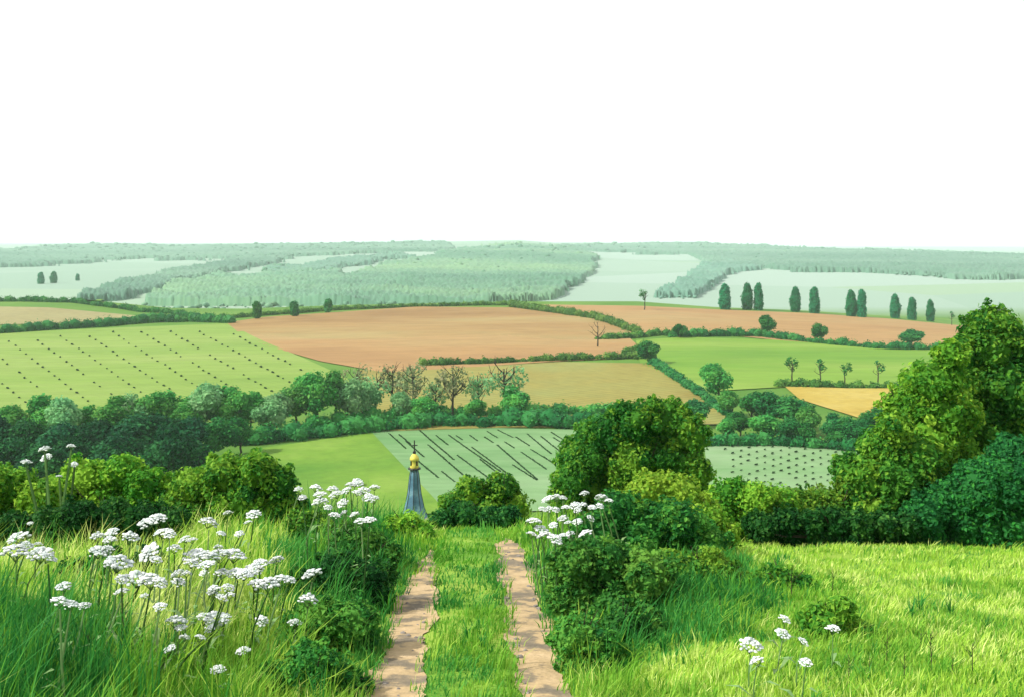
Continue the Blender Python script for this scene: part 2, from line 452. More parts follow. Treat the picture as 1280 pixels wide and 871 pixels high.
F_GREEN = surface('crop_light_green', [(0.3, (0.13, 0.22, 0.035)), (0.5, (0.165, 0.255, 0.045)), (0.7, (0.205, 0.28, 0.065))], scale=0.012, stretch=(0.6, 0.3), rows=(0.75, 9.0, 0.15))
F_GREEN2 = surface('pasture_bright_green', [(0.3, (0.09, 0.195, 0.016)), (0.5, (0.125, 0.225, 0.024)), (0.7, (0.17, 0.255, 0.04))], scale=0.012, stretch=(0.1, 0.25))
F_GREEN3 = surface('pasture_green', [(0.3, (0.065, 0.165, 0.015)), (0.55, (0.115, 0.215, 0.022)), (0.75, (0.165, 0.255, 0.04))], scale=0.02)
F_SAGE = surface('crop_grey_green', [(0.3, (0.085, 0.195, 0.065)), (0.5, (0.14, 0.245, 0.105)), (0.7, (0.21, 0.30, 0.165))], scale=0.02, stretch=(0.8, 0.3))
F_TAN = surface('stubble_tan', [(0.3, (0.225, 0.195, 0.085)), (0.55, (0.235, 0.215, 0.095)), (0.75, (0.21, 0.235, 0.095))], scale=0.01)
F_ORANGE = surface('soil_orange_tan', [(0.32, (0.215, 0.125, 0.045)), (0.5, (0.27, 0.172, 0.065)), (0.68, (0.28, 0.215, 0.085))], scale=0.008, stretch=(0, 0.4), rows=(1.35, 14, 0.17))
F_PINK = surface('soil_pinkish', [(0.32, (0.25, 0.14, 0.055)), (0.5, (0.295, 0.178, 0.07)), (0.68, (0.29, 0.205, 0.085))], scale=0.008, stretch=(0, 0.4), rows=(1.3, 14, 0.15))
F_OCHRE = surface('stubble_ochre', [(0.3, (0.2, 0.155, 0.034)), (0.5, (0.22, 0.2, 0.048)), (0.7, (0.205, 0.22, 0.062))], scale=0.012, rows=(0.9, 9, 0.18))
F_YELLOW = surface('grain_yellow', [(0.3, (0.28, 0.195, 0.03)), (0.5, (0.33, 0.25, 0.05)), (0.7, (0.36, 0.29, 0.085))], scale=0.02)

field('field', [(-60, 383), (60, 385), (190, 397)], [(-60, 408), (60, 405), (190, 398)], F_TAN, 'narrow tan stubble field at the crest on the left', ymax=1185)
field('field', [(-90, 424), (60, 414), (180, 409), (285, 405)], [(-90, 560), (60, 556), (230, 548), (470, 492)], F_GREEN, 'light green field dotted with slanting rows of small bushes')
field('field', [(283, 404), (330, 397), (420, 391), (520, 384), (640, 385), (745, 399), (790, 416)], [(300, 418), (380, 426), (460, 427), (540, 421), (620, 420), (700, 425), (770, 424)], F_ORANGE, 'orange tan upper strip of the wide ploughed field', ymax=1185)
field('field', [(300, 416), (380, 424), (460, 425), (540, 419), (620, 418), (700, 423), (785, 421)], [(330, 432), (400, 452), (480, 466), (600, 459), (700, 452), (815, 447)], F_PINK, 'pinkish lower strip of the wide ploughed field')
field('field', [(650, 381), (800, 383), (906, 388), (1010, 392), (1100, 398), (1240, 411)], [(700, 387), (800, 417), (906, 419), (1010, 430), (1100, 436), (1250, 440)], F_PINK, 'pinkish orange field below the row of poplars', ymax=1185, dz=0.45)
field('field', [(795, 426), (850, 422), (960, 425), (1060, 432), (1180, 438)], [(800, 455), (880, 490), (985, 484), (1080, 484), (1190, 482)], F_GREEN2, 'bright green pasture between hedges below the poplars')
field('field', [(980, 483), (1060, 486), (1180, 486)], [(1000, 500), (1080, 525), (1180, 530)], F_YELLOW, 'golden yellow grain field on the right')
field('field', [(450, 463), (600, 459), (700, 453), (818, 455)], [(470, 540), (640, 535), (800, 535), (935, 530)], F_OCHRE, 'ochre stubble field in the middle of the valley')
field('field', [(240, 590), (330, 560), (465, 541)], [(240, 655), (420, 655), (560, 640)], F_GREEN3, 'green pasture on the left of the church steeple', dz=0.3)
field('field', [(464, 540), (520, 536), (600, 535), (740, 538)], [(560, 642), (600, 640), (660, 640), (760, 636)], F_SAGE, 'grey green field with dark slanting crop rows behind steeple', dz=0.35)
field('field', [(880, 556), (960, 553), (1080, 561)], [(890, 632), (980, 632), (1090, 632)], F_SAGE, 'grey green field with dotted crop rows behind the hedge', dz=0.3)
field('field', [(98, 377), (155, 357), (172, 352)], [(125, 379), (160, 366), (176, 358)], F_GREEN2, 'small yellow green field on the far slope', ymax=8200, dz=2.5, nx=20, ny=10)

# two sandy wheel tracks
F_SAND = surface('track_sand_shade_patches', [(0.38, (0.15, 0.125, 0.09)), (0.45, (0.20, 0.16, 0.105)), (0.5, (0.37, 0.27, 0.145)), (0.7, (0.46, 0.34, 0.2))], scale=1.5, bump=0.6, detail=8, bump_dist=0.03)  # dark stops paint the shade bands across the ruts as patches in the sand
def wheel_track(side, label):
    yend = 25.0 if side > 0 else 22.8
    ys = np.linspace(3.0, yend, 150)
    g = np.random.default_rng(3 + side)
    nxs = 9
    P = []
    for y in ys:
        c = track_x(y) + side * 0.82
        w = 0.30 + 0.05 * math.sin(y * 1.3 + side) + 0.03 * math.sin(y * 3.7) + g.uniform(-.03, .03)
        w *= 1 - .85 * float(smooth(yend - (1.6 if side > 0 else 4.5), yend, y))
        for u in np.linspace(-1, 1, nxs):
            x = c + u * w + 0.03 * math.sin(y * 2.9)
            P.append((x, y, float(h(x, y)) + 0.02 + 0.012 * (1 - u * u)))
    i = np.arange(len(ys) - 1)[:, None] * nxs; j = np.arange(nxs - 1)[None, :]
    f = np.stack([i + j, i + j + 1, i + nxs + j + 1, i + nxs + j], -1).reshape(-1, 4)
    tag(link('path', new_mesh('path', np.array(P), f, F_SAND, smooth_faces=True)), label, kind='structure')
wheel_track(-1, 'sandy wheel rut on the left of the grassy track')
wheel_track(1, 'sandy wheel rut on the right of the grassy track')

# ---------------------------------------------------------------- far woods (masses nobody could count)
def inside(poly, x, y):
    c = np.zeros(len(x), bool); n = len(poly)
    for i in range(n):
        x1, y1 = poly[i]; x2, y2 = poly[(i + 1) % n]
        m = ((y1 > y) != (y2 > y)) & (x < (x2 - x1) * (y - y1) / (y2 - y1 + 1e-9) + x1)
        c ^= m
    return c

def at_many(px, py, ymin, ymax):
    dx = (px - 640)[:, None] / F; dz = -(py - HOR)[:, None] / F
    ys = np.geomspace(ymin, ymax, 500)[None, :]
    below = (EYE + dz * ys) <= h(dx * ys, ys + 0 * dx)
    i = np.where(below.any(1), np.argmax(below, 1), ys.shape[1] - 1)
    y = ys[0, i]; x = dx[:, 0] * y
    return x, y, h(x, y)

def wood(name, poly, n, hpx, mat, label, seed, ymax=8200, ymin=1500):
    g = np.random.default_rng(seed)
    poly = np.array(poly, float)
    lo, hi = poly.min(0), poly.max(0)
    mb = MB(); iv, if_ = ico(0)
    # closed canopy: an uneven roof of leaves over the ground the wood covers
    pxs = np.arange(lo[0] - 4, hi[0] + 4.1, 1.9); ys = np.geomspace(1600, ymax + 250, 260)
    PXg, Yg = np.meshgrid(pxs, ys, indexing='ij'); Xg = (PXg - 640) / F * Yg; Zg = h(Xg, Yg)
    P_, Q_ = px_of(Xg, Yg, Zg)
    edge = 4.5 * wob(Xg, Yg, 150, seed) + 2.0 * wob(Xg, Yg, 50, seed + 1) + g.normal(0, .8, Xg.shape)
    m = inside(poly, (P_ + edge).ravel(), (Q_ + .5 * edge).ravel()).reshape(Xg.shape)
    m[:, :2] = False; m[:, -2:] = False
    top = (11 + 4 * wob(Xg, Yg, 55, .3) + 4.0 * wob(Xg, Yg, 24, 2.2) + g.normal(0, 1.5, Xg.shape)).clip(3, 24)
    Zc = Zg + np.where(m, top, -3)
    ny_ = len(ys); a_ = np.arange(len(pxs) - 1)[:, None] * ny_; b_ = np.arange(ny_ - 1)[None, :]
    fq = np.stack([a_ + b_, a_ + b_ + ny_, a_ + b_ + ny_ + 1, a_ + b_ + 1], -1).reshape(-1, 4)
    fq = fq[m.ravel()[fq].any(1)]
    used, inv = np.unique(fq, return_inverse=True)
    tint = np.clip(.5 + .4 * wob(Xg, Yg, 420, seed) + .15 * wob(Xg, Yg, 130, 1.0) + g.normal(0, .06, Xg.shape), 0, 1)
    mb.add(np.stack([Xg, Yg, Zc], -1).reshape(-1, 3)[used], inv.reshape(-1, 4), tint.ravel()[used])
    # single crowns standing proud of it
    q = g.uniform(lo, hi, (n * 3, 2)); q = q[inside(poly, q[:, 0], q[:, 1])][:n // 4]
    X, Y, Z = at_many(q[:, 0], q[:, 1], ymin, ymax)
    for x, y, z in zip(X, Y, Z):
        hh = hpx * g.uniform(0.5, 1.4) * y / F
        ph = g.uniform(0, 6, 3)
        bump = 1 + 0.2 * np.sin(iv @ np.array([4, 3, 5]) + ph[0]) + 0.18 * np.sin(iv @ np.array([-5, 6, 2]) + ph[1])
        v = iv * bump[:, None] * np.array([hh * g.uniform(.5, 1.0), hh * 1.2, hh * g.uniform(.4, .6)]) + np.array([x, y, z + hh * .55])
        mb.add(v, if_, np.clip(.5 + .4 * float(wob(x, y, 420, seed)) + g.normal(0, .1), 0, 1))
    o = link(name, mb.mesh(name, mat, True))
    return tag(o, label, 'wood', kind='stuff')

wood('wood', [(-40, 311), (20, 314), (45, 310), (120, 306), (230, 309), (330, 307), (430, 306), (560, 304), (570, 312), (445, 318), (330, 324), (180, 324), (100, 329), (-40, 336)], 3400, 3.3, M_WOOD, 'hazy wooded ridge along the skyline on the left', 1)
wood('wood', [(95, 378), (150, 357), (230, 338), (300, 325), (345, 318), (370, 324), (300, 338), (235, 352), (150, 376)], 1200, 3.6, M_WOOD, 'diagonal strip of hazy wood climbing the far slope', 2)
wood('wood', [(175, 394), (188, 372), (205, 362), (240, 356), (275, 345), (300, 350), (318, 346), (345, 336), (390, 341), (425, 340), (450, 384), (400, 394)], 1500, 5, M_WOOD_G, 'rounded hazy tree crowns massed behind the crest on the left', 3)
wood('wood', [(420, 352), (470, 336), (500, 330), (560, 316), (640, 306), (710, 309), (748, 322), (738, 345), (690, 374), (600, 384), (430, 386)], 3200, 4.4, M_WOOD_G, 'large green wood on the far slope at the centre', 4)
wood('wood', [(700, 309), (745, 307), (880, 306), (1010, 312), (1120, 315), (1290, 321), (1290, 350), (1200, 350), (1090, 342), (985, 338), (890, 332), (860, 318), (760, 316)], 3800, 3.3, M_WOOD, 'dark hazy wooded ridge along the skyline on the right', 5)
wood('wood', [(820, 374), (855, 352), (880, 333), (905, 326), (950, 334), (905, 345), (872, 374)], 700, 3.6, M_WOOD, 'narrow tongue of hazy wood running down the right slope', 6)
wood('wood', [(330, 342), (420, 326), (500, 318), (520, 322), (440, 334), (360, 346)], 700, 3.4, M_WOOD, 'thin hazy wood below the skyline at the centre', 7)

# ---------------------------------------------------------------- tree prototypes (height 1, shared meshes)
def trunk_mesh(name, hgt, r0, limbs, seed, bare=False, spread=0.3, start=0.3):
    g = np.random.default_rng(seed); mb = MB()
    k = 6
    ax = np.stack([np.cumsum(g.normal(0, .012, k)), np.cumsum(g.normal(0, .012, k)), np.linspace(-0.03, hgt, k)], 1)
    ax[0, :2] = 0
    mb.tube(ax, np.linspace(r0, r0 * .3, k), 7)
    for i in range(limbs):
        z = hgt * g.uniform(start, 0.95); a = g.uniform(0, 6.28) if not bare else i * 2.4
        b = np.array([np.interp(z, ax[:, 2], ax[:, 0]), np.interp(z, ax[:, 2], ax[:, 1]), z])
        L = spread * g.uniform(.6, 1.1) * (1.1 - 0.5 * z / hgt)
        e = b + np.array([math.cos(a) * L, math.sin(a) * L, L * g.uniform(.6, 1.2)])
        m_ = (b + e) / 2 + np.array([0, 0, -L * .12])
        mb.tube([b, m_, e], [r0 * .42, r0 * .3, r0 * .12], 5)
        for _ in range(2 if bare else 1):
            e2 = e + np.array([g.normal(0, .5), g.normal(0, .5), g.uniform(.3, 1)]) * L * .5
            mb.tube([m_ * .4 + e * .6, e2], [r0 * .2, r0 * .07], 4)
    return mb.mesh(name, M_BARK, True)

def crown_lobes(seed, n, cz, rad, hz, r_lo, r_hi):
    g = np.random.default_rng(seed); out = []
    for i in range(n):
        d = unit(g.normal(size=3)) * g.random() ** .4
        out.append((d[0] * rad, d[1] * rad, cz + d[2] * hz, g.uniform(r_lo, r_hi)))
    return out

TREES = {}
def proto(kind, trunk, crown): TREES[kind] = (trunk, crown)
for s in range(3):   # broad rounded valley trees
    for nm, mt in (('broad_x', M_VALLEY_DD), ('broad_d', M_VALLEY_D), ('broad_m', M_VALLEY_M), ('broad_p', M_VALLEY_P)):
        if nm in ('broad_d', 'broad_x') or s < 2 or nm == 'broad_m':
            proto(f'{nm}{s}', trunk_mesh('trunk', .55, .028, 6, 20 + s), foliage_mesh('crown', crown_lobes(30 + s, 11, .57, .27, .28, .13, .2), .062, mt, cover=1.3, seed=s, core_sub=1, core=.78, loose=.25))
for s in range(2):   # thin, half open trees showing trunk and branches
    proto(f'thin{s}', trunk_mesh('trunk', .85, .026, 14, 40 + s, bare=True, spread=.3), foliage_mesh('crown', crown_lobes(50 + s, 13, .66, .27, .25, .07, .13), .055, M_TWIG_P, cover=.32, seed=s, core=0, loose=.5))
    proto(f'thinm{s}', trunk_mesh('trunk', .85, .028, 14, 42 + s, bare=True, spread=.3), foliage_mesh('crown', crown_lobes(54 + s, 13, .62, .27, .27, .09, .15), .055, M_VALLEY_P, cover=.32, seed=s, core=0, loose=.5))
    proto(f'sapling{s}', trunk_mesh('trunk', .85, .03, 6, 60 + s, bare=True, spread=.26, start=.45), foliage_mesh('crown', crown_lobes(62 + s, 6, .74, .2, .2, .06, .11), .08, M_VALLEY_D, cover=.6, seed=s, core=0, loose=.5))
    lob = []
    g = np.random.default_rng(70 + s)
    for i in range(13):
        z = .12 + .8 * i / 12
        w = .165 * math.sin(math.pi * min(.985, (.2 + z * .82))) ** .45
        lob.append((g.normal(0, .015), g.normal(0, .015), z, max(.05, w * g.uniform(.85, 1.1)), 1.3))
    proto(f'poplar{s}', trunk_mesh('trunk', .5, .02, 3, 80 + s, spread=.08), foliage_mesh('crown', lob, .05, M_POPLAR, cover=1.5, seed=s, core_sub=1, outward=.6))
    proto(f'blunt{s}', trunk_mesh('trunk', .5, .04, 3, 84 + s, spread=.1), foliage_mesh('crown', [(g.normal(0, .05), g.normal(0, .05), z, .26, 1.0) for z in (.3, .45, .6, .72)], .09, M_VALLEY_D, cover=1.5, seed=s, core_sub=1))
proto('bare', trunk_mesh('trunk', .75, .03, 8, 90, bare=True, spread=.38, start=.3), None)

def tree(name, kind, px, py, hpx, label, group=None, cat='tree', wide=1.0, ymax=1190, ymin=100):
    p = at(px, py, ymax=ymax, ymin=ymin)
    s = hpx * p[1] / F
    t = thing(name, label, cat, p - np.array([0, 0, .02 * s]), group, (s * wide, s * wide, s), random.uniform(0, 6.28))
    tr, cr = TREES[kind]
    link('trunk', tr, t)
    if cr: link('crown', cr, t)
    return t

# poplars on the crest
PX = [(906, 387, 33, 1.25), (934, 387, 34, 1.1), (948, 388, 35, .95), (994, 390, 32, 1.1), (1018, 392, 34, 1.1), (1064, 396, 34, 1.1), (1077, 397, 36, .95), (1119, 398, 31, 1.1), (1140, 400, 29, 1.1), (1163, 402, 28, 1.0)]
for i, (x, y, hp, w) in enumerate(PX):
    nth = ['stout dark poplar at the left end of the row on the crest', 'second poplar from the left on the crest, left of a pair', 'third poplar from the left on the crest, right of a pair',
           'fourth poplar from the left, standing alone on the crest', 'fifth poplar from the left, standing alone on the crest', 'sixth poplar from the left, touching its slimmer neighbour',
           'slim pointed poplar, seventh from the left on the crest', 'third poplar from the right end of the crest row', 'second poplar from the right end of the crest row', 'small poplar at the right end of the crest row'][i]
    tree('poplar_tree', f'poplar{i % 2}', x, y, hp, nth, 'poplars in a row on the crest', wide=w, ymax=1186)
tree('round_tree', 'blunt0', 321, 399, 23, 'leftmost of three stubby trees on the orange field edge', 'stubby trees along the crest', wide=.8, ymax=1186)
tree('round_tree', 'blunt1', 368, 396, 20, 'middle one of three stubby trees on the orange field edge', 'stubby trees along the crest', wide=.95, ymax=1186)
tree('round_tree', 'blunt0', 410, 391, 18, 'rightmost of three stubby trees on the orange field edge', 'stubby trees along the crest', wide=.95, ymax=1186)
for i, (x, y, hp) in enumerate([(51, 355, 15), (67, 354, 15), (97, 351, 9)]):
    tree('far_tree', f'poplar{i % 2}', x, y, hp, ['pale far tree on the hazy pasture, left of three', 'pale far tree on the hazy pasture, middle of three', 'tiny pale far tree on the hazy pasture, right of three'][i], 'far trees on the hazy pasture', wide=1.6, ymax=8000, ymin=1500)
tree('sapling', 'sapling0', 805, 388, 27, 'thin dark sapling alone on the crest beside the poplars', ymax=1184)
tree('sapling', 'sapling1', 1190, 407, 18, 'thin pale sapling on the crest beside the big tree', ymax=1184)
tree('bare_tree', 'bare', 747, 434, 36, 'bare forked tree at the corner of the orange field')
for i, (x, y, hp) in enumerate([(990, 481, 36), (1026, 482, 34), (1057, 483, 31), (1098, 482, 32)]):
    tree('sapling', f'sapling{i % 2}', x, y, hp, ['first sapling from the left above the yellow field', 'second sapling from the left above the yellow field', 'third sapling from the left above the yellow field', 'fourth sapling from the left above the yellow field'][i], 'saplings along the yellow field', wide=1.1)
tree('round_tree', 'broad_d0', 811, 455, 32, 'dark round tree where the field hedges meet', wide=1.15)
tree('round_tree', 'broad_d1', 961, 421, 31, 'tall round tree in the hedge below the poplars', wide=1.1)
tree('round_tree', 'broad_d2', 851, 423, 19, 'small bush like tree at the hedge end near the sapling', wide=1.3)
tree('round_tree', 'broad_d0', 1025, 428, 26, 'small round tree in the middle of the hedge below the poplars', wide=1.1)
tree('round_tree', 'broad_d1', 1140, 435, 26, 'spreading tree at the hedge end near the big tree', wide=1.5)
tree('round_tree', 'broad_m1', 897, 501, 54, 'tall leafy tree above the corner of the ochre field', wide=1.1)

# thin trees in the middle row
for i, (x, y, hp, k, w) in enumerate([(443, 520, 66, 'thin0', 1.1), (492, 518, 66, 'thin1', 1.1), (515, 522, 74, 'thin0', 1.0), (470, 522, 60, 'thinm1', 1.0), (566, 522, 70, 'thin1', 1.0), (598, 520, 62, 'thinm0', .9), (632, 522, 74, 'thinm1', 1.15), (545, 522, 52, 'thinm0', 1.0), (420, 522, 58, 'thinm0', 1.2)]):
    tree('slender_tree', k, x, y, hp, ['slender pale tree, second from the left in the valley row', 'slender pale tree, fourth from the left in the valley row', 'tallest slender pale tree in the middle of the valley row', 'slender tree, third from the left in the valley row', 'slender pale tree left of the ochre field edge', 'slim small tree, second from the right in the valley row', 'broad slender tree at the right end of the valley row', 'short slender tree between two taller pale ones', 'slender tree at the left end of the valley row'][i], 'slender trees in the valley row', wide=w)
g = np.random.default_rng(11)
# pale leafy trees at the left end of the row
for i, (x, y, hp, k, w) in enumerate([(395, 530, 75, 'broad_m1', .95), (372, 530, 56, 'broad_m0', 1.1), (345, 534, 50, 'broad_p1', 1.1), (420, 528, 70, 'broad_m2', .85), (436, 528, 60, 'broad_p0', .9)]):
    tree('leafy_tree', k, x, y, hp, ['tallest light green tree at the edge of the dotted field', 'bushy light green tree, second from the left below the dotted field', 'low pale green tree at the left end of the light clump', 'narrow light green tree right of the tallest light one', 'pale tree joining the light clump to the slender row'][i], 'light leafy trees by the dotted field', wide=w)
for x, y, hp, k, w, lab in [(455, 524, 52, 'broad_p0', .9, 'pale rounded tree low among the left slender trees'), (505, 524, 40, 'broad_p1', 1.1, 'pale bushy tree under the tallest slender tree'), (530, 526, 34, 'broad_m0', 1.4, 'low green bushy tree in the middle of the slender row'), (592, 525, 30, 'broad_m1', 1.4, 'low green bushy tree left of the broad slender tree'), (640, 526, 46, 'broad_m2', 1.2, 'green bushy tree behind the broad slender tree')]:
    tree('leafy_tree', k, x, y, hp, lab, wide=w)
# thick belt of dark trees on the left
BELT = [(-30, 560, 60), (20, 556, 58), (55, 556, 66), (85, 558, 70), (110, 552, 52), (140, 552, 60), (165, 550, 62), (190, 548, 66), (215, 546, 60), (250, 545, 74), (280, 545, 70), (310, 542, 56), (335, 545, 50), (235, 548, 50),
        (-15, 590, 75), (35, 588, 70), (70, 592, 72), (120, 590, 72), (160, 588, 76), (200, 585, 74), (235, 580, 64), (270, 574, 58), (300, 568, 52), (95, 600, 66), (15, 610, 70), (150, 612, 76), (205, 612, 84), (60, 620, 70), (230, 605, 70), (-25, 620, 70)]
for i, (x, y, hp) in enumerate(BELT):
    front = y > 565
    k = ((f'broad_x{i % 3}' if y > 577 else f'broad_d{i % 3}') if front else (f'broad_m{i % 3}' if i % 3 else f'broad_p{i % 2}'))
    tree('leafy_tree', k, x, y, hp, 'dark leafy tree in the front of the wooded belt' if front else 'leafy tree standing at the back of the wooded belt', 'dark trees at the front of the belt' if front else 'lighter trees at the back of the belt', wide=g.uniform(.95, 1.3))
for i, (x, y, hp) in enumerate([(915, 520, 36), (940, 528, 44), (965, 534, 48), (990, 538, 46), (1015, 545, 42), (1040, 552, 38), (1062, 556, 38), (925, 545, 36), (955, 552, 40), (985, 556, 38), (1012, 558, 34), (1075, 560, 40), (905, 550, 32), (870, 535, 40), (1045, 560, 30), (1095, 545, 40)]):
    tree('leafy_tree', f'broad_d{i % 3}' if i % 4 else 'broad_m1', x, y, hp, 'dark leafy tree in the copse behind the dotted grey field', 'trees of the copse on the right', wide=g.uniform(1.1, 1.5))

# ---------------------------------------------------------------- hedges
def hedge(pts, hpx, label, mat=M_HEDGE, seed=0, group=None, var=.5, ymax=1188, name='hedge'):
    w = [at(a, b, ymax=ymax, ymin=100) for a, b in pts]
    o = w[len(w) // 2].copy()
    hm = hpx * np.mean([p[1] for p in w]) / F
    L = np.linalg.norm(np.diff(np.array(w)[:, :2], axis=0), axis=1).sum()
    q = resample(np.array(w), max(4, int(L / (hm * .55))))
    gg = np.random.default_rng(seed + 5); lob = []
    for p in q:
        hh = hpx * p[1] / F * (1 + var * (gg.random() - .5) * 2) * .62
        x, y = p[0] + gg.normal(0, .12 * hm), p[1] + gg.normal(0, .2 * hm)
        lob.append((x - o[0], y - o[1], float(h(x, y)) - o[2] + hh * .55, hh, .9))
    me = foliage_mesh('foliage', lob, max(.18 * hm, 1.2), mat, cover=1.1, seed=seed, core_sub=1, loose=.25, nmax=120)
    t = thing(name, label, 'hedge', o, group)
    link('foliage', me, t)
    return t
hedge([(-40, 377), (40, 377), (95, 379), (150, 386), (215, 392), (245, 399)], 6, 'low dark hedge along the top of the narrow tan field', seed=1, mat=M_VALLEY_D)
hedge([(-40, 419), (60, 412), (120, 409), (190, 403), (240, 402), (290, 404)], 10, 'thick dark hedge between tan field and dotted green field', seed=2, mat=M_VALLEY_D)
hedge([(240, 399), (290, 398), (340, 394), (420, 388), (520, 384), (600, 382), (645, 382)], 5, 'low hedge along the far edge of the orange field', seed=3, mat=M_HEDGE)
hedge([(640, 384), (690, 391), (745, 399), (775, 409), (800, 419)], 8, 'hedge slanting down between the two orange fields', seed=4, mat=M_HEDGE)
hedge([(530, 457), (600, 455), (640, 453), (720, 450), (790, 448), (815, 449)], 8, 'hedge between the pinkish field and the ochre field', seed=5, mat=M_HEDGE)
hedge([(745, 425), (770, 424), (800, 422), (822, 419), (850, 420)], 7, 'short bushy hedge at the corner of the orange field', seed=6, mat=M_HEDGE)
hedge([(838, 422), (900, 420), (950, 421), (1010, 428), (1060, 433), (1110, 437), (1175, 438)], 9, 'bushy hedge along the top of the bright green pasture', seed=7, mat=M_VALLEY_D)
hedge([(818, 456), (850, 477), (880, 497), (915, 524)], 8, 'dark hedge slanting down beside the ochre field', seed=8, mat=M_VALLEY_D)
hedge([(974, 483), (1030, 484), (1080, 485), (1150, 485)], 8, 'low hedge between bright pasture and yellow field', seed=9, mat=M_HEDGE)
hedge([(780, 444), (800, 437), (812, 433)], 6, 'short clump of hedge left of the bright pasture', seed=10, mat=M_HEDGE)
hedge([(300, 556), (380, 548), (460, 540), (540, 533), (620, 532), (700, 533), (770, 537)], 22, 'broad green hedge above the field with slanting rows', seed=11, mat=M_VALLEY_D, var=.3)
hedge([(390, 534), (460, 526), (540, 521), (620, 520), (680, 518), (760, 518)], 14, 'lighter green hedge at the feet of the slender trees', seed=12, mat=M_VALLEY_M, var=.5)
hedge([(880, 558), (960, 556), (1020, 559), (1090, 564)], 16, 'dark hedge along the top of the dotted grey field', seed=13, mat=M_VALLEY_D, var=.3)

# ---------------------------------------------------------------- vines and crop rows
gv = np.random.default_rng(21)
def small_bush_mesh(seed):
    gg = np.random.default_rng(seed)
    return foliage_mesh('young_bush', [(0, 0, .35, .42, .8), (gg.uniform(.3, .5), gg.uniform(-.2, .2), .3, .3, .8), (-.4, gg.uniform(-.2, .2), .3, .32, .8)], .3, M_VINE, cover=.8, seed=seed, core_sub=0)
VB = [small_bush_mesh(s) for s in range(4)]
def dots(rows, step, poly, label, group, px_size, jit=.6, skip=.06):
    for (x0, y0), (dx, dy), n in rows:
        pts = []
        for k in range(n):
            x = x0 + dx * k * step + gv.normal(0, jit); y = y0 + dy * k * step + gv.normal(0, jit * .6)
            if gv.random() > skip and inside(poly, np.array([x]), np.array([y]))[0]: pts.append(at(x, y, ymin=100))
        for k, p in enumerate(pts):
            q = pts[min(k + 1, len(pts) - 1)] - pts[max(k - 1, 0)]
            s = px_size * p[1] / F * gv.uniform(.8, 1.2)
            tag(link('young_bush', VB[gv.integers(4)], None, p + np.array([0, 0, .45]), (s * 2.0, s * .9, s), math.atan2(q[1], q[0]) if len(pts) > 1 else 0), label, 'bush', group)
dots([((x0, 412), (.75, .66 - .0006 * (x0 + 160)), 20) for x0 in range(-190, 340, 36)], 9.4, [(-5, 426), (130, 416), (275, 412), (400, 458), (330, 500), (150, 515), (-5, 535)],
     'small dark bush in a slanting row on the light green field', 'bushes dotted over the light green field', 2.7)
dots([((896, 566 + 8.2 * k), (.95, -.31), 18) for k in range(0, 12)], 10.5, [(905, 559), (985, 557), (1062, 563), (1052, 612), (920, 612)],
     'small dark bush in a dotted row on the grey green field', 'bushes dotted over the grey green field', 2.4)

ROWS = [(486.5, 542.6, 507.5, 561.5), (498.6, 543.8, 513.6, 556), (523.8, 538, 567.4, 575.5), (535, 556.6, 582.6, 597.8), (560.8, 544.5, 626, 590.5), (571.7, 570, 616.5, 602.7), (587.5, 545, 597, 551.8), (605.6, 547, 616.5, 554),
        (621.4, 557, 671.5, 600), (631, 553, 643, 560.8), (651.6, 566, 683, 587.4), (659, 543, 689, 568), (689, 541, 712, 555.4), (692, 548, 710, 559), (622, 538, 640.7, 547.4), (663.7, 562.7, 685.5, 576), (570, 545, 578, 550.5), (641, 582, 671, 601), (507, 552, 530, 572), (545, 545, 560, 557), (590, 560, 640, 597), (600, 575, 632, 600), (645, 547, 662, 558), (676, 546, 700, 565), (680, 572, 700, 586), (520, 575, 548, 598), (552, 590, 568, 603), (609, 540, 622, 548)]
for i, (x1, y1, x2, y2) in enumerate(ROWS):
    a, b = at(x1, y1, ymin=100), at(x2, y2, ymin=100)
    L = np.linalg.norm(b[:2] - a[:2]); n = max(4, int(L / .42)); c = (a + b) / 2
    lob = []
    for t in np.linspace(0, 1, n):
        p = a * (1 - t) + b * t; z = float(h(p[0], p[1]))
        lob.append((p[0] - c[0] + gv.normal(0, .08), p[1] - c[1] + gv.normal(0, .08), z - c[2] + .3, gv.uniform(.26, .36), .9))
    tag(link('crop_row', foliage_mesh('crop_row', lob, .3, M_VINE, cover=.4, seed=i, core_sub=0, nmax=14), None, c), 'dark slanting crop row on the grey green field behind the steeple', 'crop row', 'crop rows behind the steeple')

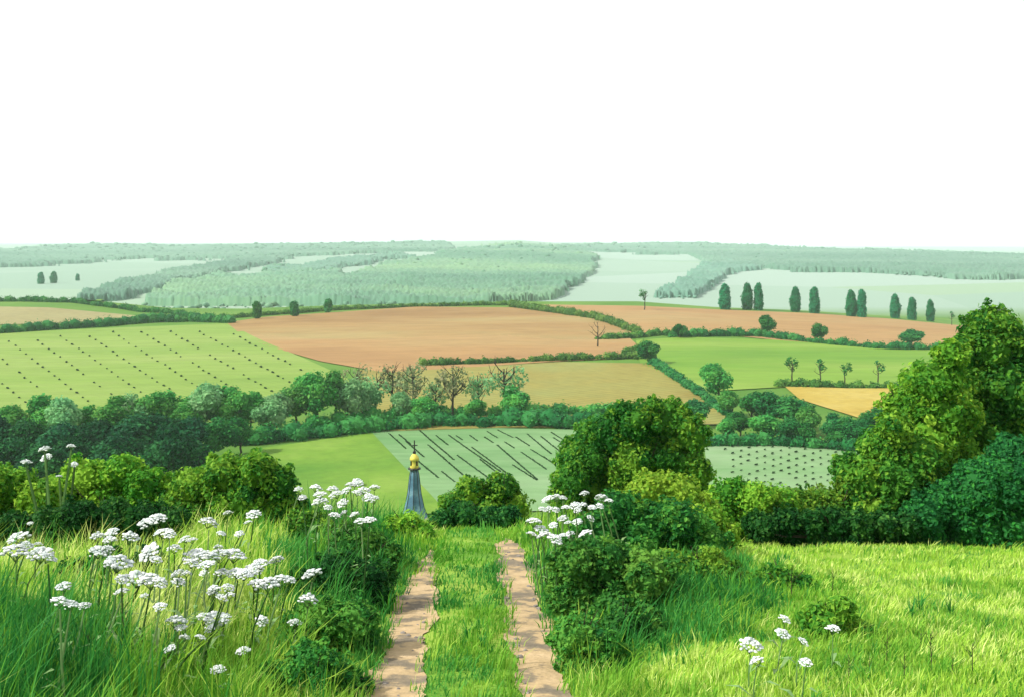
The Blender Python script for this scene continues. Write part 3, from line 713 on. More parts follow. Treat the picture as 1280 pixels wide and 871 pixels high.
# ---------------------------------------------------------------- church steeple
def church():
    Y = 222.0
    p = on(518, Y); k = Y / F                       # metres per photo pixel there
    slate = surface('slate_blue', [(0.3, (0.04, 0.10, 0.15)), (0.5, (0.07, 0.16, 0.22)), (0.7, (0.16, 0.27, 0.33))], scale=.7, stretch=(0, .4), rough=.5, bump=.3)
    gold = surface('ochre_paint', [(0.3, (0.42, 0.36, 0.05)), (0.6, (0.6, 0.52, 0.10))], scale=2, rough=.45)
    iron = surface('dark_iron', [(0.3, (0.012, 0.012, 0.012)), (0.7, (0.03, 0.03, 0.03))], scale=3, rough=.5)
    stone = surface('pale_stone', [(0.3, (0.38, 0.36, 0.30)), (0.7, (0.52, 0.49, 0.42))], scale=1.2, bump=.4)
    t = thing('church', 'small church with pointed blue slate steeple and yellow lantern', 'church', p, None, None, .35)
    zrow = lambda r: EYE - (r - HOR) * k - p[2]     # photo row -> local height
    zb, zl, zt, zc = zrow(645), zrow(586), zrow(567), zrow(550)
    tw = MB(); tw.box((0, 0, (zb - 1) / 2), (4.7, 4.7, zb + 1)); tw.box((0, 0, zb - .35), (5.1, 5.1, .5)); link('tower', tw.mesh('tower', stone), t)
    for sx, sy, r in ((0, -1, 0), (1, 0, 1), (-1, 0, 1), (0, 1, 0)):
        w = MB(); w.box((sx * 2.36, sy * 2.36, zb - 3), (.06 if r else 1.1, 1.1 if r else .06, 2.2)); wo = link('belfry_window', w.mesh('belfry_window', iron), t)
    sp = MB(); sp.lathe([(2.95, zb - .1), (2.4, zb + .8), (1.95, zb + 2.0), (1.38, zb + 4.6), (.95, zl - 1.2), (.7, zl), (0.0, zl)], 8, phase=math.pi / 8)
    s_o = link('spire', sp.mesh('spire', slate), t)
    rb = MB()
    for a in range(8):
        th = a * math.pi / 4 + math.pi / 8
        rb.tube([(rr * math.cos(th), rr * math.sin(th), z) for rr, z in ((2.97, zb - .05), (2.42, zb + .82), (1.97, zb + 2.02), (1.4, zb + 4.6), (.97, zl - 1.2), (.72, zl))], .07, 5)
    link('ridge', rb.mesh('ridge', iron), s_o)
    pl = MB(); pl.lathe([(0, zl), (1.25, zl), (1.35, zl + .12), (1.25, zl + .28), (0, zl + .28)], 12); link('gallery', pl.mesh('gallery', iron), t)
    hl = zt - zl
    ln = MB(); ln.lathe([(.85, zl + .28), (.95, zl + .5), (.8, zl + hl * .35), (.82, zl + hl * .6), (1.0, zl + hl * .64), (.9, zl + hl * .78), (.55, zl + hl * .95), (.12, zl + hl * 1.05), (0, zl + hl * 1.06)], 10)
    lo = link('lantern', ln.mesh('lantern', gold, True), t)
    for a in range(4):
        th = a * math.pi / 2 + .4
        o = MB(); o.box((.8 * math.cos(th), .8 * math.sin(th), zl + hl * .42), (.3, .3, hl * .3)); link('opening', o.mesh('opening', iron), lo)
    cr = MB(); cr.tube([(0, 0, zt - .2), (0, 0, zc)], .13, 6); cr.tube([(-.62, 0, zc - 1.0), (.62, 0, zc - 1.0)], .11, 6)
    cr.lathe([(0, zt), (.3, zt + .12), (.36, zt + .35), (.3, zt + .55), (0, zt + .7)], 10)
    link('cross', cr.mesh('cross', iron, False), t)
    nv = MB(); nv.box((0, 8.5, 2.6), (7, 12, 6.2)); link('nave', nv.mesh('nave', stone), t)
    rf = MB(); rf.add([(-3.8, 2.4, 5.72), (3.8, 2.4, 5.72), (3.8, 14.8, 5.72), (-3.8, 14.8, 5.72), (0, 2.4, 9.5), (0, 14.8, 9.5)], [[0, 1, 2, 3], [1, 2, 5, 4], [0, 4, 5, 3]]); rf.add([(-3.8, 14.8, 5.72), (3.8, 14.8, 5.72), (0, 14.8, 9.5)], [[0, 1, 2]])
    link('roof', rf.mesh('roof', slate), t)
church()

# ---------------------------------------------------------------- near bushes and trees (lobes listed as photo pixel, radius, depth offset)
def bush(name, Y, lobes, mat, label, seed, leaf=.13, cat='bush', group=None, trunk=False, cover=1.05, twigs=5, lo=.1, hi=.9, back=True, sprays=7):
    g = np.random.default_rng(seed)
    px0 = np.mean([l[0] for l in lobes]); base = on(px0, Y)
    out = []
    for l in lobes:
        px, py, rp = l[:3]; dy = l[3] if len(l) > 3 else g.uniform(-.5, .5) * rp * Y / F
        yy = Y + dy; r = rp * Y / F
        x = (px - 640) / F * yy; z = EYE - (py - HOR) / F * yy
        out.append((x, yy, z, r))
        if back: out.append((x + g.normal(0, .3) * r, yy + r * 1.1, z - .15 * r, r * g.uniform(.75, .95)))
        zz = z; gz = float(h(x, yy))
        while zz - r * .9 > gz + .1:
            zz -= r * 1.05
            out.append((x + g.normal(0, .15) * r, yy + .3 * r, zz, r * .9))
    L = [(a - base[0], b - base[1], c - base[2], r, 1.0) for a, b, c, r in out]
    # break each lobe into smaller knobs for an uneven outline
    K = []
    for a, b, c, r, q in L:
        K.append((a, b, c, r * .86, q))
        for _ in range(5):
            d = unit(g.normal(size=3)); d[2] = abs(d[2]) * .8 + d[2] * .2
            K.append((a + d[0] * r * .72, b + d[1] * r * .72, c + d[2] * r * .72, r * g.uniform(.26, .42), 1.0))
        for _ in range(sprays):
            d = unit(g.normal(size=3)); d[2] = abs(d[2]) * .7 + d[2] * .3; e = g.uniform(.88, 1.16)
            K.append((a + d[0] * r * e, b + d[1] * r * e, c + d[2] * r * e, r * g.uniform(.1, .2), 1.0))
    t = thing(name, label, cat, base, group)
    link('crown' if trunk else 'foliage', foliage_mesh('leaves', K, leaf, mat, cover=cover, seed=seed, core_sub=2, core=.84, loose=.2, nmax=5200, tint_lo=lo, tint_hi=hi, core_min=2.2 * leaf, hide_min=2.2 * leaf), t)
    tb = MB()
    top = max(l[2] for l in L)
    if trunk:
        tb.tube([(0, 0, -.3), (.05, 0, top * .3), (-.08, .1, top * .6), (0, .1, top * .8)], [.2, .16, .1, .04], 8)
    else:
        for i in range(4):
            a = g.uniform(0, 6.28); sr = min(1, top / 2.5); tb.tube([(0, 0, -.2), (.15 * sr * math.cos(a), .15 * sr * math.sin(a), top * .3), (.4 * sr * math.cos(a), .4 * sr * math.sin(a), top * .7)], [.05 * sr, .04 * sr, .015 * sr], 6)
    # a few dark twigs standing clear of the leaves
    for i in range(twigs):
        a = L[g.integers(len(L))]
        d = unit(np.array([g.normal(), -abs(g.normal()), abs(g.normal()) + .3]))
        s = np.array([0, 0, top * .3]); e = np.array(a[:3]) + d * a[3] * 1.22 + np.array([0, 0, .05])
        m_ = s * .25 + e * .75 - np.array([0, 0, .1 * a[3]]) + g.normal(0, .04, 3)
        tw = min(.03, .2 * leaf); tb.tube([s, m_, e], [tw, tw * .7, tw * .3], 5)
    link('trunk' if trunk else 'stems', tb.mesh('stems', M_BARK, True), t)
    return t

# right: big trees along the far edge of the meadow
bush('leafy_tree', 34, [(1246, 408, 30), (1232, 440, 36), (1268, 435, 34), (1215, 480, 40), (1258, 490, 44), (1285, 540, 44), (1236, 550, 46), (1270, 610, 46), (1216, 610, 42), (1300, 470, 44), (1205, 445, 26), (1190, 540, 34)], M_BUSH_M, 'tallest deep green leafy tree at the right edge of the meadow', 201, leaf=.14, cat='tree', trunk=True, twigs=14, lo=.0, hi=.7)
bush('leafy_tree', 32, [(1170, 478, 32), (1150, 510, 30), (1185, 520, 38), (1160, 560, 38), (1195, 580, 40), (1175, 620, 36), (1150, 610, 30), (1190, 445, 22), (1130, 545, 24)], M_BUSH_L, 'yellow green leafy tree left of the tallest tree', 202, leaf=.13, cat='tree', trunk=True, twigs=12)
bush('leafy_bush', 30.5, [(1105, 560, 30), (1085, 595, 32), (1125, 600, 36), (1095, 640, 34), (1135, 640, 32), (1120, 535, 22), (1150, 575, 30)], M_BUSH_M, 'olive green tall bush below the yellow field on the meadow edge', 203, leaf=.12, twigs=9)
bush('leafy_bush', 29, [(1235, 618, 44), (1280, 600, 46), (1195, 628, 36), (1155, 648, 28), (1250, 655, 26), (1210, 655, 26), (1262, 570, 28)], M_BUSH_D, 'large deep green bush under the tallest tree at the meadow edge', 204, leaf=.11, lo=0, hi=.35)
# hedge between meadow and valley
bush('leafy_bush', 30, [(912, 622, 27), (945, 624, 25), (975, 630, 25), (930, 648, 28), (972, 650, 26), (900, 640, 24)], M_BUSH_L, 'yellow green bush in the hedge below the dotted grey field', 205, leaf=.11)
bush('leafy_bush', 31, [(1005, 634, 24), (1035, 632, 26), (1070, 618, 28), (1010, 650, 26), (1050, 648, 30), (1085, 625, 30)], M_BUSH_M, 'olive bush in the hedge at the right of the dotted grey field', 206, leaf=.12)
bush('leafy_bush', 28.5, [(955, 657, 18), (985, 655, 20), (1015, 655, 20), (1045, 655, 20), (1075, 656, 20), (1105, 658, 20), (1135, 658, 20)], M_BUSH_X, 'low dark bush line at the meadow edge', 207, leaf=.11, lo=0, hi=.6)
# centre right: big round bush and those in front
bush('leafy_bush', 44, [(735, 575, 34), (760, 545, 32), (795, 530, 30), (835, 528, 30), (862, 545, 28), (790, 575, 40), (840, 575, 40), (870, 590, 24), (718, 600, 24), (775, 515, 16), (815, 508, 14), (705, 625, 22), (850, 520, 16)], M_BUSH_M, 'large rounded olive bush between the grey fields', 208, leaf=.15, twigs=14, lo=0, hi=.9)
bush('leafy_bush', 27, [(815, 615, 28), (850, 622, 30), (795, 642, 28), (875, 640, 26), (835, 655, 30)], M_BUSH_L, 'pale green rounded bush in front of the large olive bush', 209, leaf=.1, lo=.5, hi=1)
bush('leafy_bush', 21, [(775, 640, 30), (745, 670, 32), (800, 672, 38), (850, 655, 32), (880, 680, 30), (730, 695, 30), (775, 712, 36), (835, 705, 38), (885, 712, 28)], M_BUSH_D, 'deep green bush beside the track under the pale bush', 210, leaf=.085)
bush('leafy_bush', 15.4, [(718, 705, 30), (755, 708, 38), (805, 722, 40), (722, 752, 36), (770, 765, 42), (825, 758, 36), (745, 790, 30), (800, 795, 28)], M_BUSH_D, 'bright deep green bush at the right verge of the track', 211, leaf=.07, lo=.2, hi=1, sprays=10)
bush('leafy_bush', 22.5, [(885, 652, 24), (908, 665, 18), (895, 685, 18)], M_BUSH_L, 'small yellow green bush at the left end of the meadow', 212, leaf=.085)
bush('leafy_bush', 17.2, [(850, 722, 32), (890, 715, 30), (875, 745, 28), (915, 735, 22)], M_BUSH_M, 'low olive bush spreading into the meadow beside the verge', 225, leaf=.07, sprays=10)
bush('leafy_bush', 12.8, [(715, 800, 30), (748, 812, 32), (728, 838, 30), (770, 838, 24)], M_BUSH_D, 'low loose green bush at the bottom of the right verge', 226, leaf=.055, lo=.3, hi=1, sprays=12)
bush('leafy_bush', 13.9, [(785, 788, 34), (820, 800, 28), (765, 815, 28)], M_BUSH_D, 'loose green bush in the long grass of the right verge', 231, leaf=.06, lo=.1, hi=.9, sprays=12)
# centre: dark bush at the end of the track
bush('leafy_bush', 36, [(590, 614, 20), (625, 612, 22), (568, 632, 20), (610, 638, 22), (645, 632, 20)], M_BUSH_M, 'green bush behind the dark bush at the end of the track', 213, leaf=.12)
bush('leafy_bush', 29, [(552, 652, 17), (580, 645, 20), (605, 653, 20), (632, 650, 20), (650, 662, 14), (560, 670, 14), (595, 668, 16), (625, 670, 14)], M_BUSH_X, 'low dark bush where the track dips out of sight', 214, leaf=.1, lo=0, hi=.6)
bush('leafy_bush', 25, [(512, 655, 15), (493, 660, 18), (530, 668, 14), (515, 682, 16), (478, 672, 16)], M_BUSH_L, 'small light green bush hiding the foot of the steeple', 215, leaf=.085)
# left: round bushes on the bank
bush('leafy_bush', 28, [(105, 598, 28), (150, 593, 26), (178, 610, 26), (75, 620, 26), (130, 632, 34), (188, 640, 24), (95, 648, 26)], M_BUSH_L, 'yellow green round bush behind the white flowers', 216, leaf=.11, twigs=9)
bush('leafy_bush', 27.5, [(240, 610, 28), (278, 595, 28), (320, 588, 26), (348, 605, 24), (300, 632, 36), (350, 640, 28), (245, 645, 28), (215, 635, 22)], M_BUSH_M, 'olive round bush left of the pasture with white flowers below', 217, leaf=.11, twigs=9)
bush('leafy_bush', 27, [(15, 612, 30), (50, 625, 28), (25, 648, 28), (-15, 610, 32), (60, 650, 22)], M_BUSH_L, 'yellow green bush at the left edge beside tall flower heads', 218, leaf=.11)
bush('leafy_bush', 22, [(55, 660, 26), (95, 652, 28), (140, 655, 30), (180, 650, 26), (15, 662, 24), (120, 680, 24), (215, 655, 22)], M_BUSH_X, 'dark green bush behind the large patch of white flowers', 219, leaf=.09, lo=0, hi=.7)
bush('leafy_bush', 22, [(400, 668, 20), (376, 655, 20), (428, 670, 18), (385, 685, 18)], M_BUSH_M, 'small green bush beside the flower clump at the pasture edge', 220, leaf=.08)
bush('leafy_bush', 16.6, [(125, 708, 24), (92, 716, 22), (158, 716, 22), (182, 706, 20)], M_BUSH_X, 'dark leafy clump among the white flowers', 221, leaf=.065, lo=0, hi=.7, sprays=10)
# left verge of the track, loose dark shrubs
bush('leafy_bush', 20, [(455, 684, 26), (484, 694, 20), (428, 692, 26), (465, 708, 20)], M_BUSH_D, 'deep green shrub high on the left verge of the track', 227, leaf=.075, sprays=10)
bush('leafy_bush', 16.5, [(420, 720, 32), (460, 728, 28), (390, 738, 28), (440, 752, 28), (478, 745, 16)], M_BUSH_X, 'dark shrub halfway down the left verge of the track', 228, leaf=.065, lo=0, hi=.9, sprays=12)
bush('leafy_bush', 13.6, [(395, 778, 34), (435, 782, 32), (368, 800, 28), (415, 812, 30), (456, 798, 18)], M_BUSH_D, 'loose green shrub low on the left verge of the track', 229, leaf=.058, lo=.1, hi=1, sprays=12)
bush('leafy_bush', 11.6, [(385, 838, 32), (420, 850, 28), (345, 855, 30), (440, 865, 18)], M_BUSH_D, 'low leafy shrub at the bottom edge left of the track', 230, leaf=.05, lo=.2, hi=1, sprays=12)
bush('leafy_bush', 13.2, [(1030, 785, 28), (1065, 795, 26), (1008, 812, 24), (1050, 765, 20), (1095, 812, 20)], M_BUSH_M, 'soft green leafy clump on the meadow behind the flower heads', 222, leaf=.06, lo=.4, hi=1, sprays=12)
bush('leafy_bush', 17.0, [(975, 728, 22), (1005, 738, 20), (945, 738, 22)], M_BUSH_M, 'small olive leafy clump in the meadow grass', 223, leaf=.07, sprays=12)

# ---------------------------------------------------------------- white umbel flowers
gf = np.random.default_rng(33)
def head_mesh(seed, wide=1.0):
    """umbel: rays rising to small white florets on a flattened dome, radius 1"""
    g = np.random.default_rng(seed); mb = MB(); iv, if_ = ico(0)
    n = 42
    for i in range(n):
        rr = math.sqrt((i + .5) / n); a = i * 2.39996
        x, y = rr * math.cos(a) * .9, rr * math.sin(a) * .9
        z = .52 * (1 - rr * rr) + g.normal(0, .07)
        s = g.uniform(.10, .24)
        mb.add(iv * np.array([s, s, s * .62]) * g.uniform(.8, 1.2, (len(iv), 1)) + np.array([x, y, z]), if_, g.uniform(0, 1))
    return mb.mesh('flower_head', M_PETAL)
def ray_mesh(seed):
    g = np.random.default_rng(seed); mb = MB()
    for i in range(9):
        a = i * .7; mb.tube([(0, 0, -.75), (.35 * math.cos(a), .35 * math.sin(a), -.3), (.75 * math.cos(a), .75 * math.sin(a), .02)], [.03, .025, .02], 4, tint=.3)
    return mb.mesh('rays', M_STEM)
HEADS = [head_mesh(s) for s in range(5)]; RAYS = [ray_mesh(s) for s in range(2)]

def umbel(px, py, wpx, label, group, lift=.75, lean=0.0, stem_r=.012, dist=None):
    p = on(px, dist) if dist else at(px, py, lift=lift, ymin=8)
    if dist: lift = EYE - (py - HOR) / F * dist - p[2]
    Y = p[1]; z = EYE - (py - HOR) / F * Y
    r = wpx * .5 * Y / F
    # root further down the lean
    hx = p[0]; rx = hx - lean * lift; ry = Y + gf.normal(0, .05)
    base = np.array([rx, ry, float(h(rx, ry))])
    t = thing('white_flower', label, 'flower', base, group)
    top = np.array([hx, Y, z]) - base
    m1 = top * .45 + np.array([gf.normal(0, .03), 0, .02])
    mb = MB(); tip = top - np.array([0, 0, .7 * r])
    mb.tube([(0, 0, -.05), m1, tip], [stem_r * 1.25, stem_r, stem_r * .7], 5, tint=gf.uniform(0, .8))
    # one or two feathery leaves
    for k in range(2):
        f0 = top * gf.uniform(.15, .5); a = gf.uniform(0, 6.28)
        tipl = f0 + np.array([math.cos(a), math.sin(a), .3]) * gf.uniform(.15, .3)
        w = np.array([-math.sin(a), math.cos(a), 0]) * .025
        mm = (f0 + tipl) / 2 + np.array([0, 0, .05])
        mb.add([f0, mm + w, tipl, mm - w], [[0, 1, 2, 3]], .6)
    link('stem', mb.mesh('stem', M_STEM), t)
    hd = link('flower_head', HEADS[gf.integers(5)], t, top, (r, r, r * gf.uniform(.75, 1.0)), gf.uniform(0, 6))
    hd.rotation_euler = (gf.normal(.2, .15), gf.normal(0, .15), gf.uniform(0, 6))
    link('rays', RAYS[gf.integers(2)], hd)
    return t

L_BIG = 'white umbel flower in the large patch on the left bank'; G_BIG = 'white flowers of the large bank patch'
BIG = [(23, 672, 20), (32, 682, 14), (20, 690, 24), (50, 693, 22), (60, 697, 16), (80, 733, 14), (75, 752, 18), (88, 756, 14), (105, 757, 12), (48, 680, 8),
       (122, 671, 13), (140, 665, 13), (137, 675, 12), (124, 690, 20), (135, 686, 12), (163, 672, 16), (158, 640, 12), (163, 640, 10), (185, 654, 18), (196, 649, 18), (187, 622, 9), (204, 666, 18), (212, 668, 12),
       (148, 704, 26), (140, 708, 14), (152, 724, 12), (152, 740, 14), (172, 724, 24), (188, 726, 22), (200, 728, 14), (187, 690, 20), (195, 700, 12), (218, 686, 14), (231, 674, 12), (240, 675, 10), (222, 717, 14), (233, 717, 10), (224, 728, 14), (181, 745, 9), (200, 758, 12),
       (245, 695, 24), (260, 697, 24), (275, 694, 24), (293, 694, 22), (240, 704, 14), (258, 706, 16), (255, 716, 9), (278, 717, 16), (297, 716, 18), (305, 718, 18), (318, 712, 18), (325, 705, 16), (345, 700, 14), (322, 732, 18), (335, 730, 20), (350, 726, 20), (360, 725, 14),
       (268, 736, 12), (285, 735, 12), (277, 748, 12), (266, 742, 12), (287, 744, 10), (261, 653, 18), (285, 641, 9), (317, 643, 14), (310, 653, 8), (276, 667, 9), (299, 667, 9), (273, 684, 9), (390, 718, 18), (385, 750, 18), (68, 649, 0), (28, 648, 8), (38, 654, 6)]
for x, y, w in BIG:
    if w: umbel(x, y, w * 1.42, L_BIG, G_BIG, lift=gf.uniform(.65, 1.0), lean=gf.normal(.15, .12))
LOW = [(220, 777, 22), (226, 784, 12), (258, 774, 20), (270, 774, 22), (280, 773, 16), (262, 786, 11), (231, 797, 12), (250, 797, 12), (212, 811, 13), (327, 776, 14), (369, 779, 16), (304, 814, 16), (272, 837, 16)]
for x, y, w in LOW:
    umbel(x, y, w * 1.3, 'white umbel flower in the loose scatter low on the left bank', 'white flowers low on the bank', lift=gf.uniform(.4, .6), lean=gf.normal(.2, .12))
TALL = [(33, 578, 15, .3), (56, 562, 17, .1), (58, 572, 15, .05), (89, 558, 12, -.3), (93, 580, 9, -.2), (74, 595, 8, .0)]
for i, (x, y, w, ln) in enumerate(TALL):
    umbel(x, y, w, ['leftmost tall white flower before the dark wooded belt', 'highest tall white flower in the middle of its group', 'tall white flower just below the highest one', 'tall white flower highest on the right of its group', 'small tall flower below the right one of its group', 'lowest small flower of the tall group'][i], 'tall white flowers at the left edge', lean=-ln * .5, stem_r=.035, dist=24.6 + .2 * i)
MIDC = [(373, 612, 9), (378, 622, 9), (395, 610, 12), (400, 618, 14), (400, 628, 16), (410, 634, 9), (416, 612, 12), (420, 618, 14), (428, 629, 12), (438, 606, 10), (433, 613, 12), (447, 603, 12), (443, 605, 9), (447, 616, 11), (455, 613, 12), (460, 622, 12), (467, 624, 12), (468, 609, 11), (418, 645, 13), (430, 641, 8), (443, 643, 9), (452, 652, 16), (462, 650, 14)]
for x, y, w in MIDC:
    umbel(x, y, w * 1.35, 'white umbel flower in the clump at the foot of the pasture', 'white flowers by the pasture', lift=gf.uniform(1.0, 1.5), lean=gf.normal(.1, .1))
RGT = [(731, 617, 10), (752, 623, 14), (761, 626, 9), (685, 624, 14), (696, 622, 12), (704, 622, 8), (678, 636, 8), (686, 637, 10), (695, 637, 8), (707, 634, 9), (719, 632, 12), (728, 632, 10), (740, 634, 9), (722, 638, 8), (750, 632, 8), (704, 648, 11), (710, 653, 8), (722, 652, 10), (692, 656, 9), (667, 652, 16), (676, 662, 15), (665, 668, 12), (680, 669, 14), (694, 674, 15), (704, 671, 12), (712, 667, 10), (732, 667, 15), (738, 648, 9)]
for x, y, w in RGT:
    umbel(x, y, w * 1.35, 'white umbel flower in the clump at the right verge of the track', 'white flowers by the track end', lift=gf.uniform(.9, 1.4), lean=gf.normal(-.1, .1))
for (x, y, w), d in zip([(938, 807, 30), (946, 826, 20), (981, 774, 16), (978, 792, 21), (1004, 802, 16), (1007, 828, 18), (1041, 786, 20)],
                        ['largest white flower head of the meadow group at bottom right', 'white flower head just under the largest meadow flower', 'topmost small white flower head of the meadow group', 'white flower head just under the topmost meadow flower', 'small white flower head in the middle of the meadow group', 'lowest white flower head of the meadow group', 'rightmost white flower head on a leaning meadow stem']):
    umbel(x, y, w, d, 'white flowers on the meadow', lift=.45, lean=gf.normal(.15, .1), stem_r=.007)

# ---------------------------------------------------------------- grass
def grass_mesh(name, x, y, length, width, mat, tint, seed, lean=(0.0, 0.0), bend=.45):
    g = np.random.default_rng(seed); n = len(x)
    z = h(x, y) - .02
    a = g.uniform(0, 2 * np.pi, n)
    side = np.stack([np.cos(a), np.sin(a), np.zeros(n)], 1)
    b = g.uniform(0, 2 * np.pi, n)
    d = np.stack([np.cos(b), np.sin(b), np.zeros(n)], 1) * (bend * g.random(n))[:, None] + lean
    base = np.stack([x, y, z], 1)
    L = length[:, None]; W = width[:, None] * .5
    mid = base + L * (np.array([0, 0, .55]) + d * .3)
    tip = base + L * (np.array([0, 0, .92]) + d * 1.0)
    v = np.stack([base - side * W, base + side * W, mid + side * W * .8, mid - side * W * .8, tip], 1).reshape(-1, 3)
    k = np.arange(n)[:, None] * 5
    return new_mesh(name, v, [k + np.array([0, 1, 2, 3]), k + np.array([3, 2, 4])], mat, np.repeat(tint, 5))

def scatter(n, y0, y1, seed):
    """points in the view wedge, denser near the eye"""
    g = np.random.default_rng(seed)
    y = y0 * (y1 / y0) ** (g.random(n) ** .95)
    x = g.uniform(-.56, .56, n) * y + g.uniform(-.8, .8, n)
    return x, y

def build_grass():
    g = np.random.default_rng(6)
    # tussocks: blades sharing a root area, a lean and a colour; then a thin even undergrowth
    nc, per = 9000, 22
    cx, cy = scatter(nc, 6.5, 42, 5)
    big = g.gamma(2.2, .45, nc).clip(.35, 2.6)
    x = np.repeat(cx, per) + g.normal(0, 1, nc * per) * np.repeat(.055 + .004 * cy, per)
    y = np.repeat(cy, per) + g.normal(0, 1, nc * per) * np.repeat(.055 + .004 * cy, per)
    lx = np.repeat(g.normal(.16, .2, nc), per); ly = np.repeat(g.normal(-.05, .2, nc), per)
    ct = np.repeat(g.normal(0, .2, nc), per); cl = np.repeat(big, per); ck = np.repeat(g.random(nc), per)
    ux, uy = scatter(70000, 6.5, 42, 9); m = len(ux)
    x = np.concatenate([x, ux]); y = np.concatenate([y, uy])
    lx = np.concatenate([lx, g.normal(.08, .1, m)]); ly = np.concatenate([ly, g.normal(0, .1, m)])
    ct = np.concatenate([ct, g.normal(0, .1, m)]); cl = np.concatenate([cl, np.full(m, .65)]); ck = np.concatenate([ck, g.random(m)])
    z = h(x, y); px, py = px_of(x, y, z)
    dx = x - track_x(y)
    n = len(x)
    rut = np.minimum(np.abs(dx - .82), np.abs(dx + .82))
    edge = .25 + .06 * wob(x, y, .3, .2) + .05 * wob(x, y, .11, 1.3) + g.uniform(-.09, .07, n) - .4 * smooth(np.where(dx < 0, 17.5, 23.2), np.where(dx < 0, 22.6, 25.0), y)
    keep = rut > edge
    x, y, px, py, dx, lx, ly, ct, cl, ck, rut = [a[keep] for a in (x, y, px, py, dx, lx, ly, ct, cl, ck, rut)]
    n = len(x)
    w1 = wob(x, y, .9, .4); w2 = wob(x, y, 2.1, 1.9); w3 = wob(x, y, 4.3, .8)
    centre = np.abs(dx) < .6
    verge = (np.abs(dx) >= .6) & (np.abs(dx) < 1.9)
    left = dx < -1.0; right = dx > 1.0
    k = np.ones(n, int)                      # 0 pale 1 fresh 2 deep
    jit = 26 * w1 + (ck - .5) * 40
    pale_l = left & (((px + jit - 200) / 225) ** 2 + ((py + jit * .8 - 725) / 85) ** 2 < 1)
    deep_l = left & (((px + jit - 440) / 90) ** 2 + ((py + jit - 745) / 115) ** 2 < 1)
    deep_c = left & (((px + jit - 30) / 140) ** 2 + ((py + jit * .5 - 840) / 85) ** 2 < 1)
    meadow = right & (px + jit > 850 - (py - 680) * .3)
    deep_r = right & (((px + jit - 760) / 100) ** 2 + ((py + jit - 750) / 80) ** 2 < 1)
    midr = right & ((((px + jit - 960) / 130) ** 2 + ((py + jit * .5 - 760) / 45) ** 2 < 1) | (((px + jit - 1070) / 110) ** 2 + ((py + jit * .5 - 815) / 40) ** 2 < 1))
    k[pale_l | meadow] = 0
    k[midr] = 1
    k[meadow & (w2 + .7 * w3 + .5 * w1 > .75)] = 1
    scrub = right & (((px + jit - 880) / 90) ** 2 + ((py + jit * .5 - 745) / 55) ** 2 < 1)
    k[scrub] = 2
    k[deep_l | deep_c | deep_r] = 2
    k[centre & (w2 + .5 * w1 > .2)] = 2
    k = np.where(ck < .16, 1, k); k = np.where(ck > .95, 2, k); k = np.where((k == 1) & (ck > .8) & ~centre, 0, k)
    ln = np.where(k == 0, .30, np.where(k == 1, .33, .40))
    ln = np.where(meadow, .15, ln); ln = np.where(deep_r | scrub, .24, ln); ln = np.where(centre, .12, ln); ln = np.where(verge, .24, ln)
    ln = ln * g.uniform(.5, 1.3, n) * (1 + .2 * w1) * np.where(meadow, .6 + .4 * cl, cl)
    ln = np.minimum(ln, .12 + .9 * rut)
    wd = (.0065 + .0006 * y) * g.uniform(.6, 1.5, n)
    tint = np.clip(.5 + .18 * pale_l + .22 * w2 + .15 * w3 + ct + g.normal(0, .12, n), 0, 1)
    names = [('pale yellow green long grass on the bank and meadow', M_GRASS_L), ('fresh green grass on the banks and between the wheel ruts', M_GRASS_M), ('deep green tall grass along the track verges', M_GRASS_D)]
    for q, (lab, mt) in enumerate(names):
        s = k == q
        o = link('grass', grass_mesh('grass', x[s], y[s], ln[s], wd[s], mt, tint[s], 50 + q, lean=np.stack([lx[s], ly[s], 0 * lx[s]], 1), bend=.5))
        tag(o, lab, 'grass', kind='stuff')
build_grass()

# taller tufts of broad dark blades that stand out singly
def tuft_mesh(seed):
    g = np.random.default_rng(seed); n = 16; mb = MB()
    for i in range(n):
        a = g.uniform(0, 6.28); L = g.uniform(.5, 1.0); b = g.uniform(.1, .45)
        s = np.array([-math.sin(a), math.cos(a), 0]) * .022
        d = np.array([math.cos(a), math.sin(a), 0]) * b
        p0 = d * .15; p1 = d * .45 + np.array([0, 0, .55 * L]); p2 = d * 1.2 + np.array([0, 0, .95 * L])
        mb.add([p0 - s, p0 + s, p1 + s * .8, p1 - s * .8], [[0, 1, 2, 3]], g.uniform(0, .7)); mb.add([p1 - s * .8, p1 + s * .8, p2], [[0, 1, 2]], g.uniform(0, .7))
    return mb.mesh('grass_tuft', M_GRASS_D)
TUFTS = [tuft_mesh(s) for s in range(4)]
gt = np.random.default_rng(77)
def tufts(spots, size, label, group):
    for x, y in spots:
        p = at(x, y); s = size * p[1] / F * gt.uniform(.8, 1.3)
        tag(link('grass_tuft', TUFTS[gt.integers(4)], None, p - np.array([0, 0, .02]), (s, s, s), gt.uniform(0, 6)), label, 'grass tuft', group)
tufts([(15 + 18 * i + gt.normal(0, 6), 830 + gt.normal(0, 18)) for i in range(9)], 46, 'dark grass tuft in the bottom left corner', 'grass tufts at bottom left')
tufts([(100 + 22 * i + gt.normal(0, 6), 815 + gt.normal(0, 22)) for i in range(7)], 42, 'dark grass tuft below the large flower patch', 'grass tufts below the flowers')
tufts([(400 + 12 * i + gt.normal(0, 8), 730 + gt.normal(0, 28)) for i in range(8)], 40, 'dark grass tuft on the slope left of the track', 'grass tufts left of the track')
tufts([(545 + 14 * i + gt.normal(0, 3), 806 + gt.normal(0, 10)) for i in range(6)], 24, 'short dark tuft on the strip between the ruts', 'tufts between the ruts')
tufts([(740 + 20 * i + gt.normal(0, 6), 805 + gt.normal(0, 20)) for i in range(7)], 36, 'dark grass tuft on the verge right of the track', 'grass tufts right of the track')
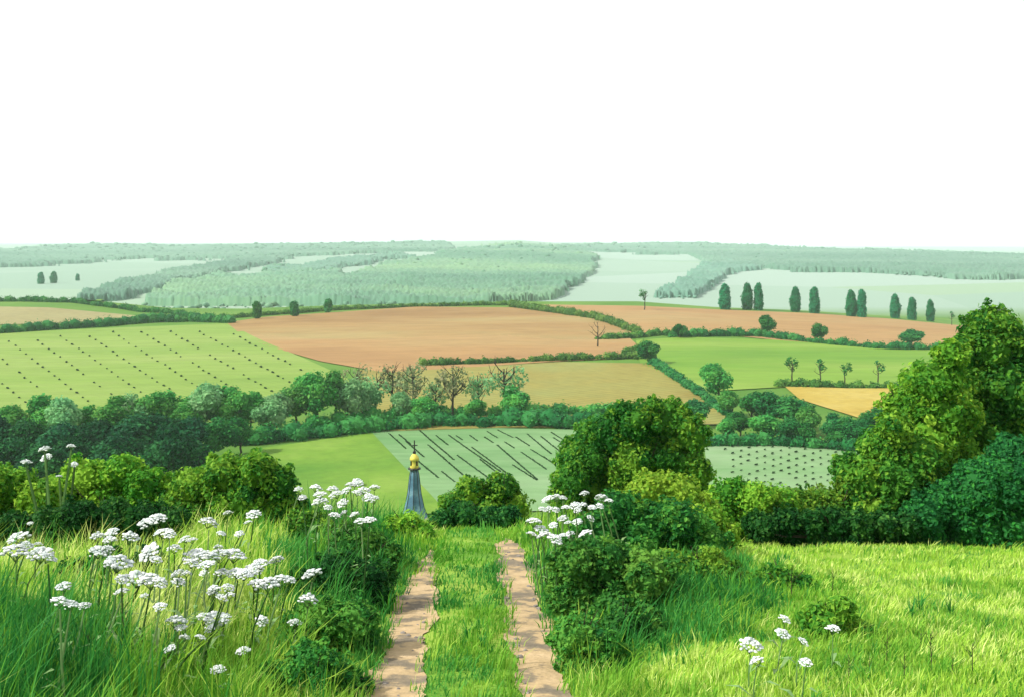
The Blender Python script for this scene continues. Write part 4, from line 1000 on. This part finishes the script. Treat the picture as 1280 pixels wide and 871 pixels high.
tufts([(1060 + 34 * i + gt.normal(0, 8), 815 + gt.normal(0, 22)) for i in range(6)], 30, 'dark grass tuft on the meadow at bottom right', 'grass tufts on the meadow')
tufts([(880 + 20 * i + gt.normal(0, 8), 725 + gt.normal(0, 16)) for i in range(6)], 30, 'dark grass tuft at the left end of the meadow', 'grass tufts at the meadow end')

# dark weedy stems standing in the grass
WEEDS = [trunk_mesh('weed_stem', .85, .022, 7, 300 + q, bare=True, spread=.32, start=.25) for q in range(3)]
def weeds(spots, size, label, group):
    for x, y in spots:
        p = at(x, y); sz = size * p[1] / F * gt.uniform(.75, 1.25)
        tag(link('weed_stem', WEEDS[gt.integers(3)], None, p, (sz * .7, sz * .7, sz), gt.uniform(0, 6)), label, 'weed', group)
weeds([(1085, 845), (1108, 830), (1130, 852), (1165, 838), (1190, 850), (1215, 846), (1060, 858), (1150, 812)], 44, 'dark branching weed stem on the meadow at bottom right', 'weed stems on the meadow')
weeds([(925, 742), (955, 752), (990, 748), (900, 768), (1040, 742)], 36, 'dark branching weed stem in the scrub beside the verge', 'weed stems in the scrub')
weeds([(110, 835), (135, 848), (165, 840), (205, 850), (60, 845), (300, 848)], 46, 'dark branching weed stem at the foot of the left bank', 'weed stems on the left bank')
# stones lying in the ruts
M_STONE = surface('stone_grey', [(0.3, (0.10, 0.09, 0.08)), (0.7, (0.26, 0.23, 0.2))], scale=8, bump=.3)
iv, if_ = ico(1)
STN = []
for s in range(3):
    gg = np.random.default_rng(s); STN.append(new_mesh('stone', iv * (1 + gg.normal(0, .12, (len(iv), 1))) * np.array([1, .8, .55]), if_, M_STONE))
for i in range(60):
    y = gt.uniform(11, 24); sd = -1 if i % 2 else 1
    x = float(track_x(y)) + sd * .82 + gt.uniform(-.24, .24)
    s = gt.uniform(.012, .05)
    tag(link('stone', STN[i % 3], None, (x, y, float(h(x, y)) + .03), s, gt.uniform(0, 6)), 'small grey stone lying in the left wheel rut' if sd < 0 else 'small grey stone lying in the right wheel rut', 'stone', 'stones in the left rut' if sd < 0 else 'stones in the right rut')

# ---------------------------------------------------------------- haze
def haze():
    x, y0, y1, z0, z1 = 13000.0, -120.0, 20500.0, EYE - 180, EYE + 40
    v = [(a, b, c) for a in (-x, x) for b in (y0, y1) for c in (z0, z1)]
    me = new_mesh('haze', v, np.array([[0, 1, 3, 2], [4, 6, 7, 5], [0, 4, 5, 1], [2, 3, 7, 6], [0, 2, 6, 4], [1, 5, 7, 3]]))
    m = bpy.data.materials.new('haze_air'); n, l = nodes_of(m)
    out = n.new('ShaderNodeOutputMaterial'); pv = n.new('ShaderNodeVolumePrincipled')
    pv.inputs['Color'].default_value = (0.74, 0.95, 0.86, 1); pv.inputs['Density'].default_value = 0.000062; pv.inputs['Anisotropy'].default_value = 0.0
    l.new(pv.outputs[0], out.inputs['Volume'])
    me.materials.append(m)
    tag(link('haze', me), 'thin pale green haze over the valley', 'haze', kind='stuff')
haze()
